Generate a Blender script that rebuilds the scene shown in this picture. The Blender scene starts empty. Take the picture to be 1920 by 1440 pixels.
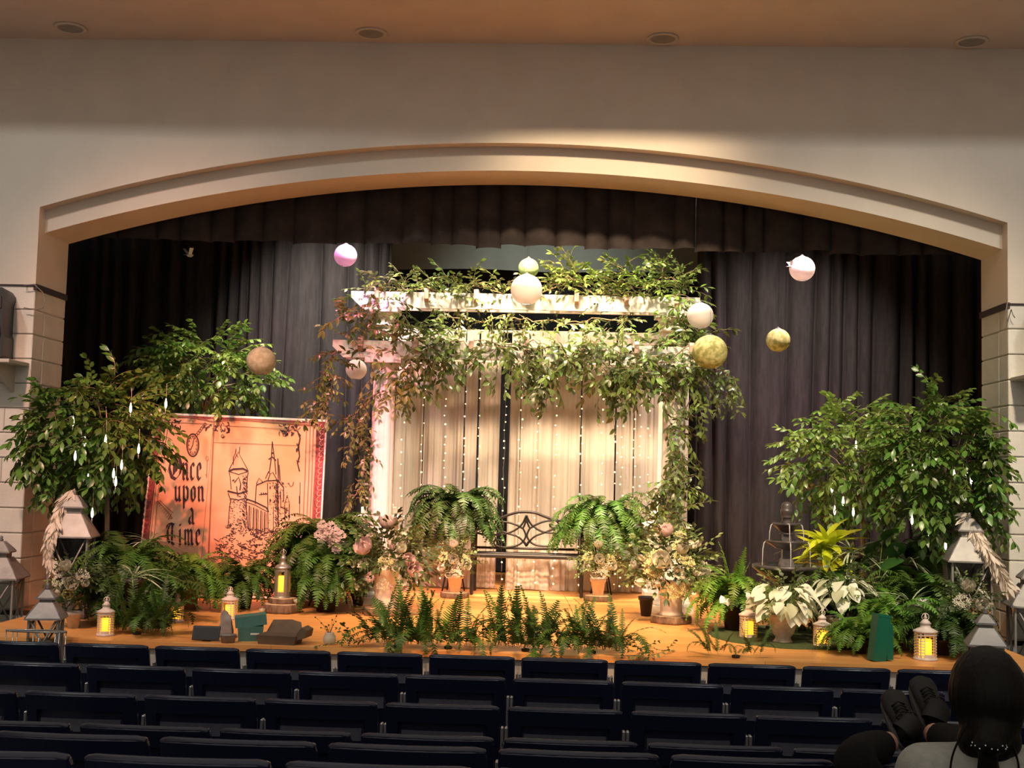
import bpy, math, random
from mathutils import Vector, Matrix, Euler, noise
random.seed(7)
R = math.radians
SC = bpy.context.scene
COL = SC.collection

# ------------------------------------------------------------------ camera
YAW, PITCH, ROLL = 0.0425181, 0.0738539, 0.0252362
CAM = Vector((0.42464, -9.84115, 1.19))
FPX = 2300.0
_F = Vector((-math.sin(YAW)*math.cos(PITCH), math.cos(YAW)*math.cos(PITCH), math.sin(PITCH)))
_R0 = Vector((math.cos(YAW), math.sin(YAW), 0.0)); _U0 = _R0.cross(_F)
_R = _R0*math.cos(ROLL) + _U0*math.sin(ROLL)
_U = -_R0*math.sin(ROLL) + _U0*math.cos(ROLL)
cd = bpy.data.cameras.new('camera'); cam = bpy.data.objects.new('camera', cd); COL.objects.link(cam)
cd.sensor_fit = 'HORIZONTAL'; cd.sensor_width = 36.0; cd.lens = FPX*36.0/1920.0
cd.clip_start = 0.1; cd.clip_end = 200
cam.matrix_world = Matrix(((_R.x, _U.x, -_F.x, CAM.x), (_R.y, _U.y, -_F.y, CAM.y), (_R.z, _U.z, -_F.z, CAM.z), (0, 0, 0, 1)))
SC.camera = cam

def ray(px, py):
    return _F + _R*((px-960.0)/FPX) - _U*((py-720.0)/FPX)
def P(px, py, Y):            # the point seen at a pixel on the upright plane at depth Y
    d = ray(px, py); return CAM + d*((Y-CAM.y)/d.y)
def G(px, py, z=0.0):        # the point seen at a pixel on the level plane at height z
    d = ray(px, py); return CAM + d*((z-CAM.z)/d.z)
def PXM(Y): return FPX/(Y-CAM.y)   # pixels per metre at depth Y

# ------------------------------------------------------------------ world, lights, exposure
W = bpy.data.worlds.new('hall_ambient'); SC.world = W; W.use_nodes = True
W.node_tree.nodes['Background'].inputs[0].default_value = (1.0, .87, .74, 1)
W.node_tree.nodes['Background'].inputs[1].default_value = 0.62
vs = SC.view_settings
vs.view_transform = 'Standard'; vs.look = 'None'; vs.gamma = 1.0; vs.use_curve_mapping = False
vs.exposure = 0.0

def spot(name, loc, target, power, col, size=30, blend=.5, radius=.08):
    l = bpy.data.lights.new(name, 'SPOT'); o = bpy.data.objects.new(name, l); COL.objects.link(o)
    l.energy = power; l.color = col; l.spot_size = R(size); l.spot_blend = blend; l.shadow_soft_size = radius
    o.location = loc
    o.rotation_euler = (Vector(target)-Vector(loc)).to_track_quat('-Z', 'Y').to_euler()
    return o
WARM = (1.0, .72, .44); PALE = (1.0, .84, .66)
# theatre spotlights on the bar over the audience, above the soffit edge
LZ = 8.08
for i, (x, tx, tz, p, c, s) in enumerate([
        (-3.4, -2.5, .3, 4300, (1.0, .54, .36), 28), (-1.2, -.1, .5, 3000, WARM, 27), (1.2, .9, .7, 4100, WARM, 29),
        (3.2, 2.8, .3, 4300, (1.0, .80, .55), 28), (0.0, .4, -.9, 6800, (1.0, .55, .24), 25), (.7, .75, 3.75, 4200, (1.0, .72, .42), 17)]):
    spot('front_spotlight', (x, -7.0, LZ), (tx, 1.0 if tz < 3 else 0.0, tz), p, c, s, 1.0, .30)
# house floods, softer and wider, one towards each side of the hall
for x, tx in ((-5.2, 4.2), (5.2, -4.2)):
    spot('house_floodlight', (x, -7.0, LZ), (-tx*.75, 0.0, .4), 850, (.96, .96, .93), 64, 1.0, .3)
# lamps on the stage electric behind the valance, warm whites and colours
MAG = (1.0, .25, .62)
for (x, y, z, tx, ty, tz, p, c, s) in [
        (-1.62, 1.25, 4.35, -1.52, 2.6, 2.3, 420, (1.0, .25, .85), 40),
        (2.55, 1.25, 4.35, 2.75, 2.6, 2.3, 420, (1.0, .42, .6), 40),
        (1.95, 1.3, 4.35, 1.85, 3.4, 2.6, 260, MAG, 22),
        (-2.3, 1.3, 4.35, -2.15, 3.4, 2.6, 900, (1.0, .86, .72), 58),
        (-3.3, 1.3, 4.35, -2.75, 3.4, 2.6, 160, (1.0, .25, .35), 18),
        (0.1, 1.1, 4.4, 0.2, 4.6, 3.2, 330, (.9, 1.0, .9), 50),
        (2.9, 1.3, 4.35, 2.6, 3.4, 1.6, 800, (1.0, .82, .70), 76),
        (-1.2, 1.3, 4.35, -1.9, 3.4, 1.6, 600, (1.0, .86, .70), 76),
        (-.5, .95, 4.4, -.5, 2.6, 2.0, 540, (1.0, .84, .58), 66),
        (1.0, .95, 4.4, 1.1, 2.5, 2.1, 720, (1.0, .84, .56), 66),
        (-3.0, 1.0, 4.4, -2.6, 2.1, 1.9, 700, (1.0, .88, .60), 46),
        (3.3, .9, 4.0, 3.0, 1.0, 1.4, 340, (1.0, .86, .60), 60),
        (.2, .95, 4.4, .2, 3.0, .5, 1700, (1.0, .70, .46), 66),
        (.1, .92, 4.45, .1, 1.2, 0, 260, (1.0, .90, .78), 70), (1.3, .92, 4.45, 1.3, 1.2, 0, 420, (1.0, .90, .78), 90),
        (-2.1, .95, 4.35, -1.25, 1.38, 1.3, 480, (1.0, .16, .26), 36)]:
    spot('stage_electric_lamp', (x, y, z), (tx, ty, tz), p, c, s, 1.0, .12)
# warm pink side lamps: one for the painted book, one for the near column
spot('side_spotlight', (-2.4, -6.6, LZ), (-2.55, 1.3, .8), 5000, (1.0, .22, .13), 13, .6, .1)
spot('side_spotlight', (-1.9, -6.8, LZ), (-1.25, 1.4, 1.3), 11000, (1.0, .15, .26), 8.5, .6, .1)

# ------------------------------------------------------------------ materials
MATS = {}
def _nt(name):
    m = bpy.data.materials.new(name); m.use_nodes = True
    nt = m.node_tree; return m, nt, nt.nodes['Principled BSDF'], nt.nodes['Material Output']
def pmat(name, c1, c2=None, scale=8.0, rough=.6, bump=0.0, metal=0.0, spec=.5, stretch=(1, 1, 1), detail=4, rand=0.0, bscale=None, transl=0.0, trans_col=None, alpha=1.0, emit=None, estr=0.0, sheen=0.0, coat=0.0, lo=.35, hi=.65):
    m, nt, b, out = _nt(name)
    N = nt.nodes; L = nt.links
    tc = N.new('ShaderNodeTexCoord'); mp = N.new('ShaderNodeMapping'); mp.inputs['Scale'].default_value = stretch
    L.new(tc.outputs['Object'], mp.inputs[0])
    no = N.new('ShaderNodeTexNoise'); no.inputs['Scale'].default_value = scale; no.inputs['Detail'].default_value = detail
    L.new(mp.outputs[0], no.inputs['Vector'])
    cr = N.new('ShaderNodeValToRGB'); cr.color_ramp.elements[0].position = lo; cr.color_ramp.elements[1].position = hi
    c2 = c2 or tuple(v*.82 for v in c1)
    cr.color_ramp.elements[0].color = (*c1, 1); cr.color_ramp.elements[1].color = (*c2, 1)
    L.new(no.outputs['Fac'], cr.inputs[0]); col = cr.outputs[0]
    if rand:
        oi = N.new('ShaderNodeObjectInfo'); hs = N.new('ShaderNodeHueSaturation')
        mr = N.new('ShaderNodeMapRange'); mr.inputs[3].default_value = 1-rand; mr.inputs[4].default_value = 1+rand
        L.new(oi.outputs['Random'], mr.inputs[0]); L.new(mr.outputs[0], hs.inputs['Value'])
        mr2 = N.new('ShaderNodeMapRange'); mr2.inputs[3].default_value = .5-rand*.06; mr2.inputs[4].default_value = .5+rand*.06
        L.new(oi.outputs['Random'], mr2.inputs[0]); L.new(mr2.outputs[0], hs.inputs['Hue'])
        L.new(col, hs.inputs['Color']); col = hs.outputs[0]
    L.new(col, b.inputs['Base Color'])
    b.inputs['Roughness'].default_value = rough; b.inputs['Metallic'].default_value = metal
    b.inputs['Specular IOR Level'].default_value = spec
    if sheen: b.inputs['Sheen Weight'].default_value = sheen
    if coat: b.inputs['Coat Weight'].default_value = coat
    if alpha < 1: b.inputs['Alpha'].default_value = alpha
    if emit: b.inputs['Emission Color'].default_value = (*emit, 1); b.inputs['Emission Strength'].default_value = estr
    if bump:
        n2 = N.new('ShaderNodeTexNoise'); n2.inputs['Scale'].default_value = bscale or scale*3; n2.inputs['Detail'].default_value = 3
        L.new(mp.outputs[0], n2.inputs['Vector'])
        bp = N.new('ShaderNodeBump'); bp.inputs['Strength'].default_value = bump; bp.inputs['Distance'].default_value = .01
        L.new(n2.outputs['Fac'], bp.inputs['Height']); L.new(bp.outputs[0], b.inputs['Normal'])
    if transl:
        t = N.new('ShaderNodeBsdfTranslucent'); mx = N.new('ShaderNodeMixShader'); mx.inputs[0].default_value = transl
        if trans_col: t.inputs[0].default_value = (*trans_col, 1)
        else: L.new(col, t.inputs[0])
        L.new(b.outputs[0], mx.inputs[1]); L.new(t.outputs[0], mx.inputs[2]); L.new(mx.outputs[0], out.inputs[0])
    MATS[name] = m
    return m
pmat('wall_paint', (.62, .56, .49), (.58, .525, .455), 3, .75, .06, bscale=120)
pmat('block_paint', (.66, .64, .59), (.60, .58, .53), 6, .7, .25, bscale=60, rand=.05)
pmat('mortar', (.50, .48, .44), (.44, .42, .38), 20, .9, .2)
pmat('ceiling_paint', (.64, .57, .53), (.60, .53, .49), 3, .85, .05, bscale=120)
pmat('dark_trim', (.035, .02, .022), None, 5, .5)
pmat('stage_black', (.006, .006, .007), (.01, .01, .011), 4, .9, 0)
pmat('hall_floor', (.02, .02, .025), (.03, .03, .035), 10, .7, .1)
pmat('riser_paint', (.5, .47, .42), (.42, .39, .35), 5, .7, .1)
pmat('black_velour', (.036, .033, .035), (.026, .024, .0255), 30, .95, .25, stretch=(1, 1, .15), sheen=.0, spec=.08)
pmat('valance_velour', (.034, .028, .0275), (.060, .048, .046), 7, .85, .3, spec=.12, lo=.4, hi=.75)  # lighter mottle stands in for lit pleat edges
pmat('screen_grey', (.24, .25, .23), (.21, .22, .20), 4, .8)
pmat('white_paint', (.80, .77, .70), (.74, .70, .62), 9, .45, .05)
pmat('rafter_end', (.55, .36, .28), (.48, .30, .22), 14, .6)
pmat('navy_plastic', (.0055, .0085, .026), (.007, .011, .031), 40, .30, .06, bscale=500, spec=.5)
pmat('navy_panel_lit', (.040, .044, .066), (.05, .055, .08), 40, .5, .1, bscale=400)  # paler navy puts the light caught by the recess into the colour
pmat('grey_metal', (.42, .43, .45), (.36, .37, .39), 12, .4, metal=.7)
pmat('dark_metal', (.022, .018, .016), (.03, .024, .02), 14, .42, metal=.4)
pmat('galvanized', (.31, .295, .28), (.20, .19, .18), 9, .5, .1, metal=.35, lo=.3, hi=.75)
pmat('galvanized_dark', (.24, .23, .22), (.16, .155, .15), 9, .5, .1, metal=.5)
pmat('pierced_cream', (.72, .62, .55), (.60, .50, .44), 12, .5, .1)
pmat('pewter', (.50, .44, .38), (.38, .33, .28), 10, .38, .05, metal=.7)
pmat('speaker_black', (.012, .012, .013), (.017, .017, .018), 30, .45, .1, bscale=200)
pmat('speaker_grille', (.03, .03, .032), (.02, .02, .022), 160, .5, .3, bscale=200)
pmat('horn_grey', (.22, .22, .23), None, 8, .5)
pmat('cable_grey', (.2, .17, .15), None, 8, .6)
pmat('terracotta_pale', (.74, .60, .48), (.66, .50, .38), 12, .75, .15)
pmat('terracotta', (.42, .20, .11), (.34, .16, .09), 12, .75, .15)
pmat('stone_urn', (.62, .54, .46), (.36, .30, .24), 16, .85, .5, lo=.35, hi=.7)
pmat('white_urn', (.78, .70, .64), (.68, .59, .52), 12, .6, .1)
pmat('dark_pot', (.035, .022, .018), (.05, .03, .024), 10, .5)
pmat('basket', (.26, .14, .06), (.14, .07, .03), 26, .8, .6, stretch=(1, 1, 3))
pmat('soil', (.02, .014, .01), (.035, .025, .016), 40, 1, .4)
pmat('bark', (.20, .12, .07), (.09, .05, .03), 26, .9, .7, stretch=(1, 1, .4))
pmat('wood_slice_face', (.62, .42, .26), (.50, .32, .18), 14, .8, .2)
pmat('trunk_bark', (.40, .30, .20), (.26, .19, .12), 20, .85, .4, stretch=(1, 1, .2))
pmat('twig', (.22, .15, .08), (.30, .22, .12), 14, .8)
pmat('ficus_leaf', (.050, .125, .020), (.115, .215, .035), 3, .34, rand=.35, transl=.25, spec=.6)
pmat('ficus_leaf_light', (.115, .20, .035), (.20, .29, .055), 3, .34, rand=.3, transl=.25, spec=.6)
pmat('vine_leaf', (.062, .105, .028), (.15, .19, .055), 3, .32, rand=.4, transl=.2, spec=.65)
pmat('fern_green', (.045, .105, .013), (.085, .165, .022), 5, .48, rand=.35, transl=.28)
pmat('fern_bright', (.085, .205, .020), (.16, .29, .035), 5, .48, rand=.3, transl=.3)
pmat('fern_dark', (.028, .066, .010), (.052, .105, .016), 5, .5, rand=.3, transl=.22)
pmat('dead_frond', (.10, .05, .02), (.16, .09, .03), 8, .8, rand=.3)
pmat('lime_leaf', (.52, .62, .02), (.66, .70, .04), 5, .35, rand=.12, transl=.35)
pmat('dark_leaf', (.022, .085, .018), (.04, .125, .022), 4, .28, rand=.2, transl=.15, spec=.6)
pmat('striped_leaf', (.62, .66, .45), (.10, .20, .04), 30, .45, stretch=(.2, 12, 1), rand=.15, transl=.2)
pmat('filler_leaf', (.12, .17, .045), (.24, .27, .09), 4, .5, rand=.4, transl=.2)
pmat('dark_filler_leaf', (.035, .06, .02), (.08, .10, .035), 4, .45, rand=.4, transl=.15)
pmat('pink_petal', (.70, .48, .48), (.74, .58, .56), 6, .55, transl=.3)
pmat('white_petal', (.72, .68, .57), (.64, .60, .44), 6, .55, transl=.3)
pmat('cream_petal', (.66, .60, .32), (.58, .54, .24), 6, .55, transl=.3)
pmat('caladium_leaf', (.60, .62, .42), (.28, .38, .14), 9, .5, transl=.3, lo=.5, hi=.75)
pmat('caladium_white', (.84, .84, .70), (.74, .76, .56), 7, .5, transl=.25)
pmat('paper_leaf', (.80, .72, .62), (.72, .62, .52), 8, .75, transl=.25)
pmat('stem_green', (.10, .15, .04), None, 8, .6)
pmat('white_plastic', (.8, .79, .76), None, 6, .5)
pmat('moss_rug', (.035, .055, .012), (.06, .08, .02), 60, 1, .6)
pmat('fountain_resin', (.042, .035, .036), (.07, .06, .06), 14, .32, .15)
pmat('water', (.75, .75, .75), None, 6, .08, alpha=.45)
pmat('ink', (.035, .012, .02), None, 6, .8)
pmat('ink_soft', (.28, .11, .07), None, 6, .8)
pmat('book_border', (.17, .03, .035), (.28, .06, .05), 40, .8, lo=.45, hi=.55)
pmat('parchment', (.66, .40, .27), (.66, .31, .16), 2.2, .85, .12, bscale=9, lo=.38, hi=.66)
pmat('board_white', (.85, .80, .74), None, 6, .6)
pmat('teal_card', (.06, .17, .14), (.045, .14, .115), 12, .7)
pmat('brown_card', (.13, .085, .05), (.10, .065, .04), 12, .8)
pmat('grey_bag', (.36, .33, .30), (.28, .25, .22), 10, .5, .4, transl=.3)
pmat('screen_black', (.01, .01, .012), None, 5, .25)
pmat('green_plastic', (.005, .13, .075), (.004, .10, .058), 4, .4)
pmat('skin', (.50, .27, .19), (.46, .24, .165), 8, .55)
pmat('hair', (.0022, .0018, .0018), (.004, .0033, .003), 60, .5, .35, spec=.14, stretch=(1, 1, .08), bscale=90)
pmat('grey_knit', (.27, .275, .245), (.23, .235, .21), 40, .9, .3, bscale=300)
pmat('black_knit', (.003, .003, .0034), (.0045, .0045, .005), 40, .9, bump=.2, spec=.15, bscale=300)
pmat('shoe_black', (.004, .004, .004), (.006, .006, .006), 40, .6, bump=.2, spec=.3, bscale=200)
pmat('shoe_sole', (.07, .07, .07), None, 20, .6)
pmat('glass_rim', (.35, .34, .31), None, 6, .2, metal=.6)
pmat('candle_wax', (1.0, .55, .06), (1.0, .45, .03), 5, .5, emit=(1.0, .46, .03), estr=1.6)
pmat('bulb_glow', (1, .9, .65), None, 5, .4, emit=(1.0, .76, .36), estr=3.5)
pmat('teardrop_glow', (1, .95, .8), None, 5, .4, emit=(1.0, .86, .58), estr=4.5)
pmat('fairy_wire', (.5, .45, .35), None, 5, .5)
pmat('downlight_lens', (.32, .31, .30), (.26, .25, .24), 9, .5)
pmat('label_white', (.8, .78, .74), None, 5, .7)

def wood_floor():
    m, nt, b, out = _nt('stage_maple'); N = nt.nodes; L = nt.links
    tc = N.new('ShaderNodeTexCoord')
    br = N.new('ShaderNodeTexBrick'); br.inputs['Scale'].default_value = 1
    br.inputs['Brick Width'].default_value = 1.1; br.inputs['Row Height'].default_value = .0571
    br.inputs['Mortar Size'].default_value = .0012; br.offset = .37
    br.inputs['Color1'].default_value = (.84, .40, .13, 1); br.inputs['Color2'].default_value = (.74, .33, .095, 1); br.inputs['Mortar'].default_value = (.22, .10, .03, 1)
    L.new(tc.outputs['Object'], br.inputs['Vector'])
    mp = N.new('ShaderNodeMapping'); mp.inputs['Scale'].default_value = (1.4, 26, 1); L.new(tc.outputs['Object'], mp.inputs[0])
    no = N.new('ShaderNodeTexNoise'); no.inputs['Scale'].default_value = 1.2; no.inputs['Detail'].default_value = 6; L.new(mp.outputs[0], no.inputs[0])
    mx = N.new('ShaderNodeMixRGB'); mx.blend_type = 'OVERLAY'; mx.inputs[0].default_value = .55
    L.new(br.outputs[0], mx.inputs[1]); L.new(no.outputs[0], mx.inputs[2]); L.new(mx.outputs[0], b.inputs['Base Color'])
    b.inputs['Roughness'].default_value = .36; b.inputs['Specular IOR Level'].default_value = .35
    MATS['stage_maple'] = m
wood_floor()
def sheer(name, col, opacity):
    m, nt, b, out = _nt(name); N = nt.nodes; L = nt.links
    tc = N.new('ShaderNodeTexCoord'); mp = N.new('ShaderNodeMapping'); mp.inputs['Scale'].default_value = (40, 40, .15); L.new(tc.outputs['Object'], mp.inputs[0])
    no = N.new('ShaderNodeTexNoise'); no.inputs['Scale'].default_value = 1; no.inputs['Detail'].default_value = 3; L.new(mp.outputs[0], no.inputs[0])
    mr = N.new('ShaderNodeMapRange'); mr.inputs[1].default_value = .3; mr.inputs[2].default_value = .7; mr.inputs[3].default_value = opacity-.08; mr.inputs[4].default_value = min(1, opacity+.08)
    L.new(no.outputs[0], mr.inputs[0])
    d = N.new('ShaderNodeBsdfDiffuse'); d.inputs[0].default_value = (*col, 1)
    t = N.new('ShaderNodeBsdfTranslucent'); t.inputs[0].default_value = (*col, 1)
    m1 = N.new('ShaderNodeMixShader'); m1.inputs[0].default_value = .3; L.new(d.outputs[0], m1.inputs[1]); L.new(t.outputs[0], m1.inputs[2])
    tr = N.new('ShaderNodeBsdfTransparent'); m2 = N.new('ShaderNodeMixShader')
    L.new(mr.outputs[0], m2.inputs[0]); L.new(tr.outputs[0], m2.inputs[1]); L.new(m1.outputs[0], m2.inputs[2]); L.new(m2.outputs[0], out.inputs[0])
    nt.nodes.remove(b); MATS[name] = m
sheer('sheer_voile', (.80, .70, .61), .89)
def clear_glass():
    m, nt, b, out = _nt('lantern_glass'); N = nt.nodes; L = nt.links
    g = N.new('ShaderNodeBsdfGlossy'); g.inputs['Roughness'].default_value = .06
    tr = N.new('ShaderNodeBsdfTransparent'); tr.inputs[0].default_value = (.92, .94, .93, 1)
    fr = N.new('ShaderNodeFresnel'); fr.inputs[0].default_value = 1.45
    mx = N.new('ShaderNodeMixShader'); L.new(fr.outputs[0], mx.inputs[0]); L.new(tr.outputs[0], mx.inputs[1]); L.new(g.outputs[0], mx.inputs[2]); L.new(mx.outputs[0], out.inputs[0])
    nt.nodes.remove(b); MATS['lantern_glass'] = m
clear_glass()
def paper(name, c, c2, tr):     # rice paper: noise mottling, translucent
    pmat(name, c, c2, 24, .8, .15, transl=tr, lo=.42, hi=.6)
paper('paper_pink_lit', (.86, .66, .80), (.84, .62, .78), .35)  # pink stage light put into the paper colour
paper('paper_white', (.86, .80, .76), (.84, .78, .73), .35)
paper('paper_cream', (.50, .56, .42), (.38, .42, .28), .3)
paper('paper_green', (.34, .48, .24), (.20, .30, .12), .3)
paper('paper_lime', (.66, .62, .28), (.36, .35, .11), .3)

# ------------------------------------------------------------------ mesh builder
class MB:
    def __init__(s): s.v = []; s.f = []; s.m = []; s.sm = []
    def add(s, vs, fs, mi=0, smooth=False):
        o = len(s.v); s.v += [tuple(v) for v in vs]
        for f in fs: s.f.append(tuple(i+o for i in f)); s.m.append(mi); s.sm.append(smooth)
        return s
    def box(s, c, d, rot=None, mi=0, taper=None):
        x, y, z = d[0]/2, d[1]/2, d[2]/2; t = taper if taper is not None else 1.0
        vs = [Vector(p) for p in ((-x, -y, -z), (x, -y, -z), (x, y, -z), (-x, y, -z), (-x*t, -y*t, z), (x*t, -y*t, z), (x*t, y*t, z), (-x*t, y*t, z))]
        if rot is not None: vs = [rot @ v for v in vs]
        return s.add([v+Vector(c) for v in vs], [(0, 3, 2, 1), (4, 5, 6, 7), (0, 1, 5, 4), (1, 2, 6, 5), (2, 3, 7, 6), (3, 0, 4, 7)], mi)
    def rbox(s, c, d, b=.005, rot=None, mi=0):        # box with chamfered edges
        x, y, z = d[0]/2, d[1]/2, d[2]/2; b = min(b, x*.9, y*.9, z*.9)
        vs = []; idx = {}
        for sx in (-1, 1):
            for sy in (-1, 1):
                for sz in (-1, 1):
                    for a, p in enumerate(((sx*x, sy*(y-b), sz*(z-b)), (sx*(x-b), sy*y, sz*(z-b)), (sx*(x-b), sy*(y-b), sz*z))):
                        idx[(sx, sy, sz, a)] = len(vs); vs.append(Vector(p))
        fs = []
        for sg in (-1, 1):
            for a in range(3):
                o1, o2 = [k for k in range(3) if k != a]
                q = []
                for t1, t2 in ((-1, -1), (1, -1), (1, 1), (-1, 1)):
                    k = [0, 0, 0]; k[a] = sg; k[o1] = t1; k[o2] = t2; q.append(idx[(*k, a)])
                if (sg > 0) == (a == 1): q.reverse()
                fs.append(q)
        for a in range(3):                             # edges along axis a
            o1, o2 = [k for k in range(3) if k != a]
            for t1 in (-1, 1):
                for t2 in (-1, 1):
                    k0 = [0]*3; k1 = [0]*3; k0[a] = -1; k1[a] = 1
                    for k in (k0, k1): k[o1] = t1; k[o2] = t2
                    fs.append((idx[(*k0, o1)], idx[(*k1, o1)], idx[(*k1, o2)], idx[(*k0, o2)]))
        for sx in (-1, 1):
            for sy in (-1, 1):
                for sz in (-1, 1): fs.append(tuple(idx[(sx, sy, sz, a)] for a in range(3)))
        if rot is not None: vs = [rot @ v for v in vs]
        return s.add([v+Vector(c) for v in vs], fs, mi)
    def tube(s, pts, r, n=6, mi=0, cap=True, closed=False, smooth=True):
        pts = [Vector(p) for p in pts]; k = len(pts); rs = r if isinstance(r, (list, tuple)) else [r]*k
        vs = []; up = None
        for i, p in enumerate(pts):
            if closed: t = pts[(i+1) % k]-pts[i-1]
            else: t = pts[min(i+1, k-1)]-pts[max(i-1, 0)]
            if t.length < 1e-9: t = Vector((0, 0, 1))
            t.normalize()
            if up is None:
                up = Vector((0, 0, 1)) if abs(t.z) < .9 else Vector((1, 0, 0))
            a = up-t*up.dot(t)
            if a.length < 1e-6: a = t.orthogonal()
            a.normalize(); up = a; b = t.cross(a)
            for j in range(n):
                q = 2*math.pi*j/n; vs.append(p+(a*math.cos(q)+b*math.sin(q))*rs[i])
        fs = []
        for i in range(k if closed else k-1):
            i2 = (i+1) % k
            for j in range(n): fs.append((i*n+j, i*n+(j+1) % n, i2*n+(j+1) % n, i2*n+j))
        s.add(vs, fs, mi, smooth)
        if cap and not closed:
            o = len(s.v)-k*n
            s.f.append(tuple(o+j for j in reversed(range(n)))); s.m.append(mi); s.sm.append(False)
            s.f.append(tuple(o+(k-1)*n+j for j in range(n))); s.m.append(mi); s.sm.append(False)
        return s
    def lathe(s, prof, n=16, c=(0, 0, 0), mi=0, smooth=True, sq=1.0, flute=None):
        c = Vector(c); vs = []; k = len(prof)
        for i, (r, z) in enumerate(prof):
            for j in range(n):
                q = 2*math.pi*j/n; rr = r
                if flute: rr = r*flute(i, j)
                vs.append(c+Vector((rr*math.cos(q), rr*math.sin(q)*sq, z)))
        fs = [(i*n+j, i*n+(j+1) % n, (i+1)*n+(j+1) % n, (i+1)*n+j) for i in range(k-1) for j in range(n)]
        s.add(vs, fs, mi, smooth)
        o = len(s.v)-k*n
        if prof[0][0] > 1e-5: s.f.append(tuple(o+j for j in reversed(range(n)))); s.m.append(mi); s.sm.append(False)
        if prof[-1][0] > 1e-5: s.f.append(tuple(o+(k-1)*n+j for j in range(n))); s.m.append(mi); s.sm.append(False)
        return s
    def prism(s, poly, depth, M=None, mi=0, smooth=False):     # polygon in x,z extruded along +y
        n = len(poly); vs = [Vector((x, 0, z)) for x, z in poly]+[Vector((x, depth, z)) for x, z in poly]
        if M is not None: vs = [M @ v for v in vs]
        fs = [tuple(range(n)), tuple(reversed(range(n, 2*n)))]+[(i, i+n, (i+1) % n+n, (i+1) % n) for i in range(n)]
        return s.add(vs, fs, mi, smooth)
    def grid(s, fn, nu, nv, mi=0, smooth=True):
        vs = [fn(i/nu, j/nv) for j in range(nv+1) for i in range(nu+1)]
        fs = [(j*(nu+1)+i, j*(nu+1)+i+1, (j+1)*(nu+1)+i+1, (j+1)*(nu+1)+i) for j in range(nv) for i in range(nu)]
        return s.add(vs, fs, mi, smooth)
    def sphere(s, c, r, nu=12, nv=8, mi=0, sc=(1, 1, 1)):
        c = Vector(c)
        prof = [(math.sin(math.pi*j/nv)*r, -math.cos(math.pi*j/nv)*r) for j in range(nv+1)]
        vs = []
        for rr, z in prof:
            for j in range(nu):
                q = 2*math.pi*j/nu; vs.append(c+Vector((rr*math.cos(q)*sc[0], rr*math.sin(q)*sc[1], z*sc[2])))
        fs = [(i*nu+j, i*nu+(j+1) % nu, (i+1)*nu+(j+1) % nu, (i+1)*nu+j) for i in range(nv) for j in range(nu)]
        return s.add(vs, fs, mi, True)
    def mesh(s, name, mats):
        me = bpy.data.meshes.new(name); me.from_pydata(s.v, [], s.f)
        mats = mats if isinstance(mats, (list, tuple)) else [mats]
        for m in mats: me.materials.append(MATS[m] if isinstance(m, str) else m)
        me.polygons.foreach_set('material_index', s.m); me.polygons.foreach_set('use_smooth', s.sm)
        me.update(); return me
    def build(s, name, mats, parent=None, loc=None, rot=None):
        return obj(name, s.mesh(name, mats), parent, loc, rot)
def obj(name, me, parent=None, loc=None, rot=None, scale=None):
    o = bpy.data.objects.new(name, me); COL.objects.link(o)
    if parent is not None: o.parent = parent
    if loc is not None: o.location = loc
    if rot is not None: o.rotation_euler = rot
    if scale is not None: o.scale = (scale,)*3 if isinstance(scale, (int, float)) else scale
    return o
def tag(o, label, cat, group=None):
    o['label'] = label; o['category'] = cat
    if group: o['group'] = group
    return o
def thing(name, label, cat, loc=(0, 0, 0), rotz=0, group=None, scale=None):
    o = obj(name, None, None, loc, (0, 0, rotz), scale); o.empty_display_size = .05
    return tag(o, label, cat, group)
def structure(o): o['kind'] = 'structure'; return o
def stuff(o): o['kind'] = 'stuff'; return o
def copy_tree(o, parent=None, **kw):
    c = o.copy(); COL.objects.link(c); c.parent = parent
    for ch in list(o.children): copy_tree(ch, c)
    for k, v in kw.items():
        if k in ('label', 'group'): c[k] = v
        else: setattr(c, k, v)
    return c
def U(a, b): return random.uniform(a, b)
def arc(a, b, n): return [a+(b-a)*i/n for i in range(n+1)]
# ================================================================== the setting
HW = 3.939                      # half width of the stage opening
ZC = 4.7246                     # underside of the soffit
ZS = 2.652                      # foot of the plastered upper wall
YB = .62                        # back of the jamb
YR = .12                        # recessed band of the arch
FRONT = -1.55                   # edge of the apron
def circ3(a, b, c):             # circle through three (x, z) points -> z(x)
    (x1, y1), (x2, y2), (x3, y3) = a, b, c
    d = 2*(x1*(y2-y3)+x2*(y3-y1)+x3*(y1-y2))
    ux = ((x1*x1+y1*y1)*(y2-y3)+(x2*x2+y2*y2)*(y3-y1)+(x3*x3+y3*y3)*(y1-y2))/d
    uy = ((x1*x1+y1*y1)*(x3-x2)+(x2*x2+y2*y2)*(x1-x3)+(x3*x3+y3*y3)*(x2-x1))/d
    r = math.hypot(x1-ux, y1-uy)
    return lambda x: uy+math.sqrt(max(0, r*r-(x-ux)**2))
_a = P(957, 268, 0); zo = circ3((-HW, 3.30), (0.0, _a.z), (HW, 3.30))
_b = P(957, 320, YR); _bl = P(82, 437, YR); _br = P(1880, 467, YR); _zs = (_bl.z+_br.z)/2
zi = circ3((-HW, _zs), (0.0, _b.z), (HW, _zs))
N = 72; xs = [-HW+2*HW*i/N for i in range(N+1)]
w = MB()
def strip(pa, pb, smooth=False):
    n = len(pa); w.add(list(pa)+list(pb), [(i, i+1, n+i+1, n+i) for i in range(n-1)], 0, smooth)
strip([(x, 0, zo(x)) for x in xs], [(x, 0, ZC) for x in xs])
strip([(x, YR, zo(x)) for x in xs], [(x, 0, zo(x)) for x in xs], True)
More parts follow.
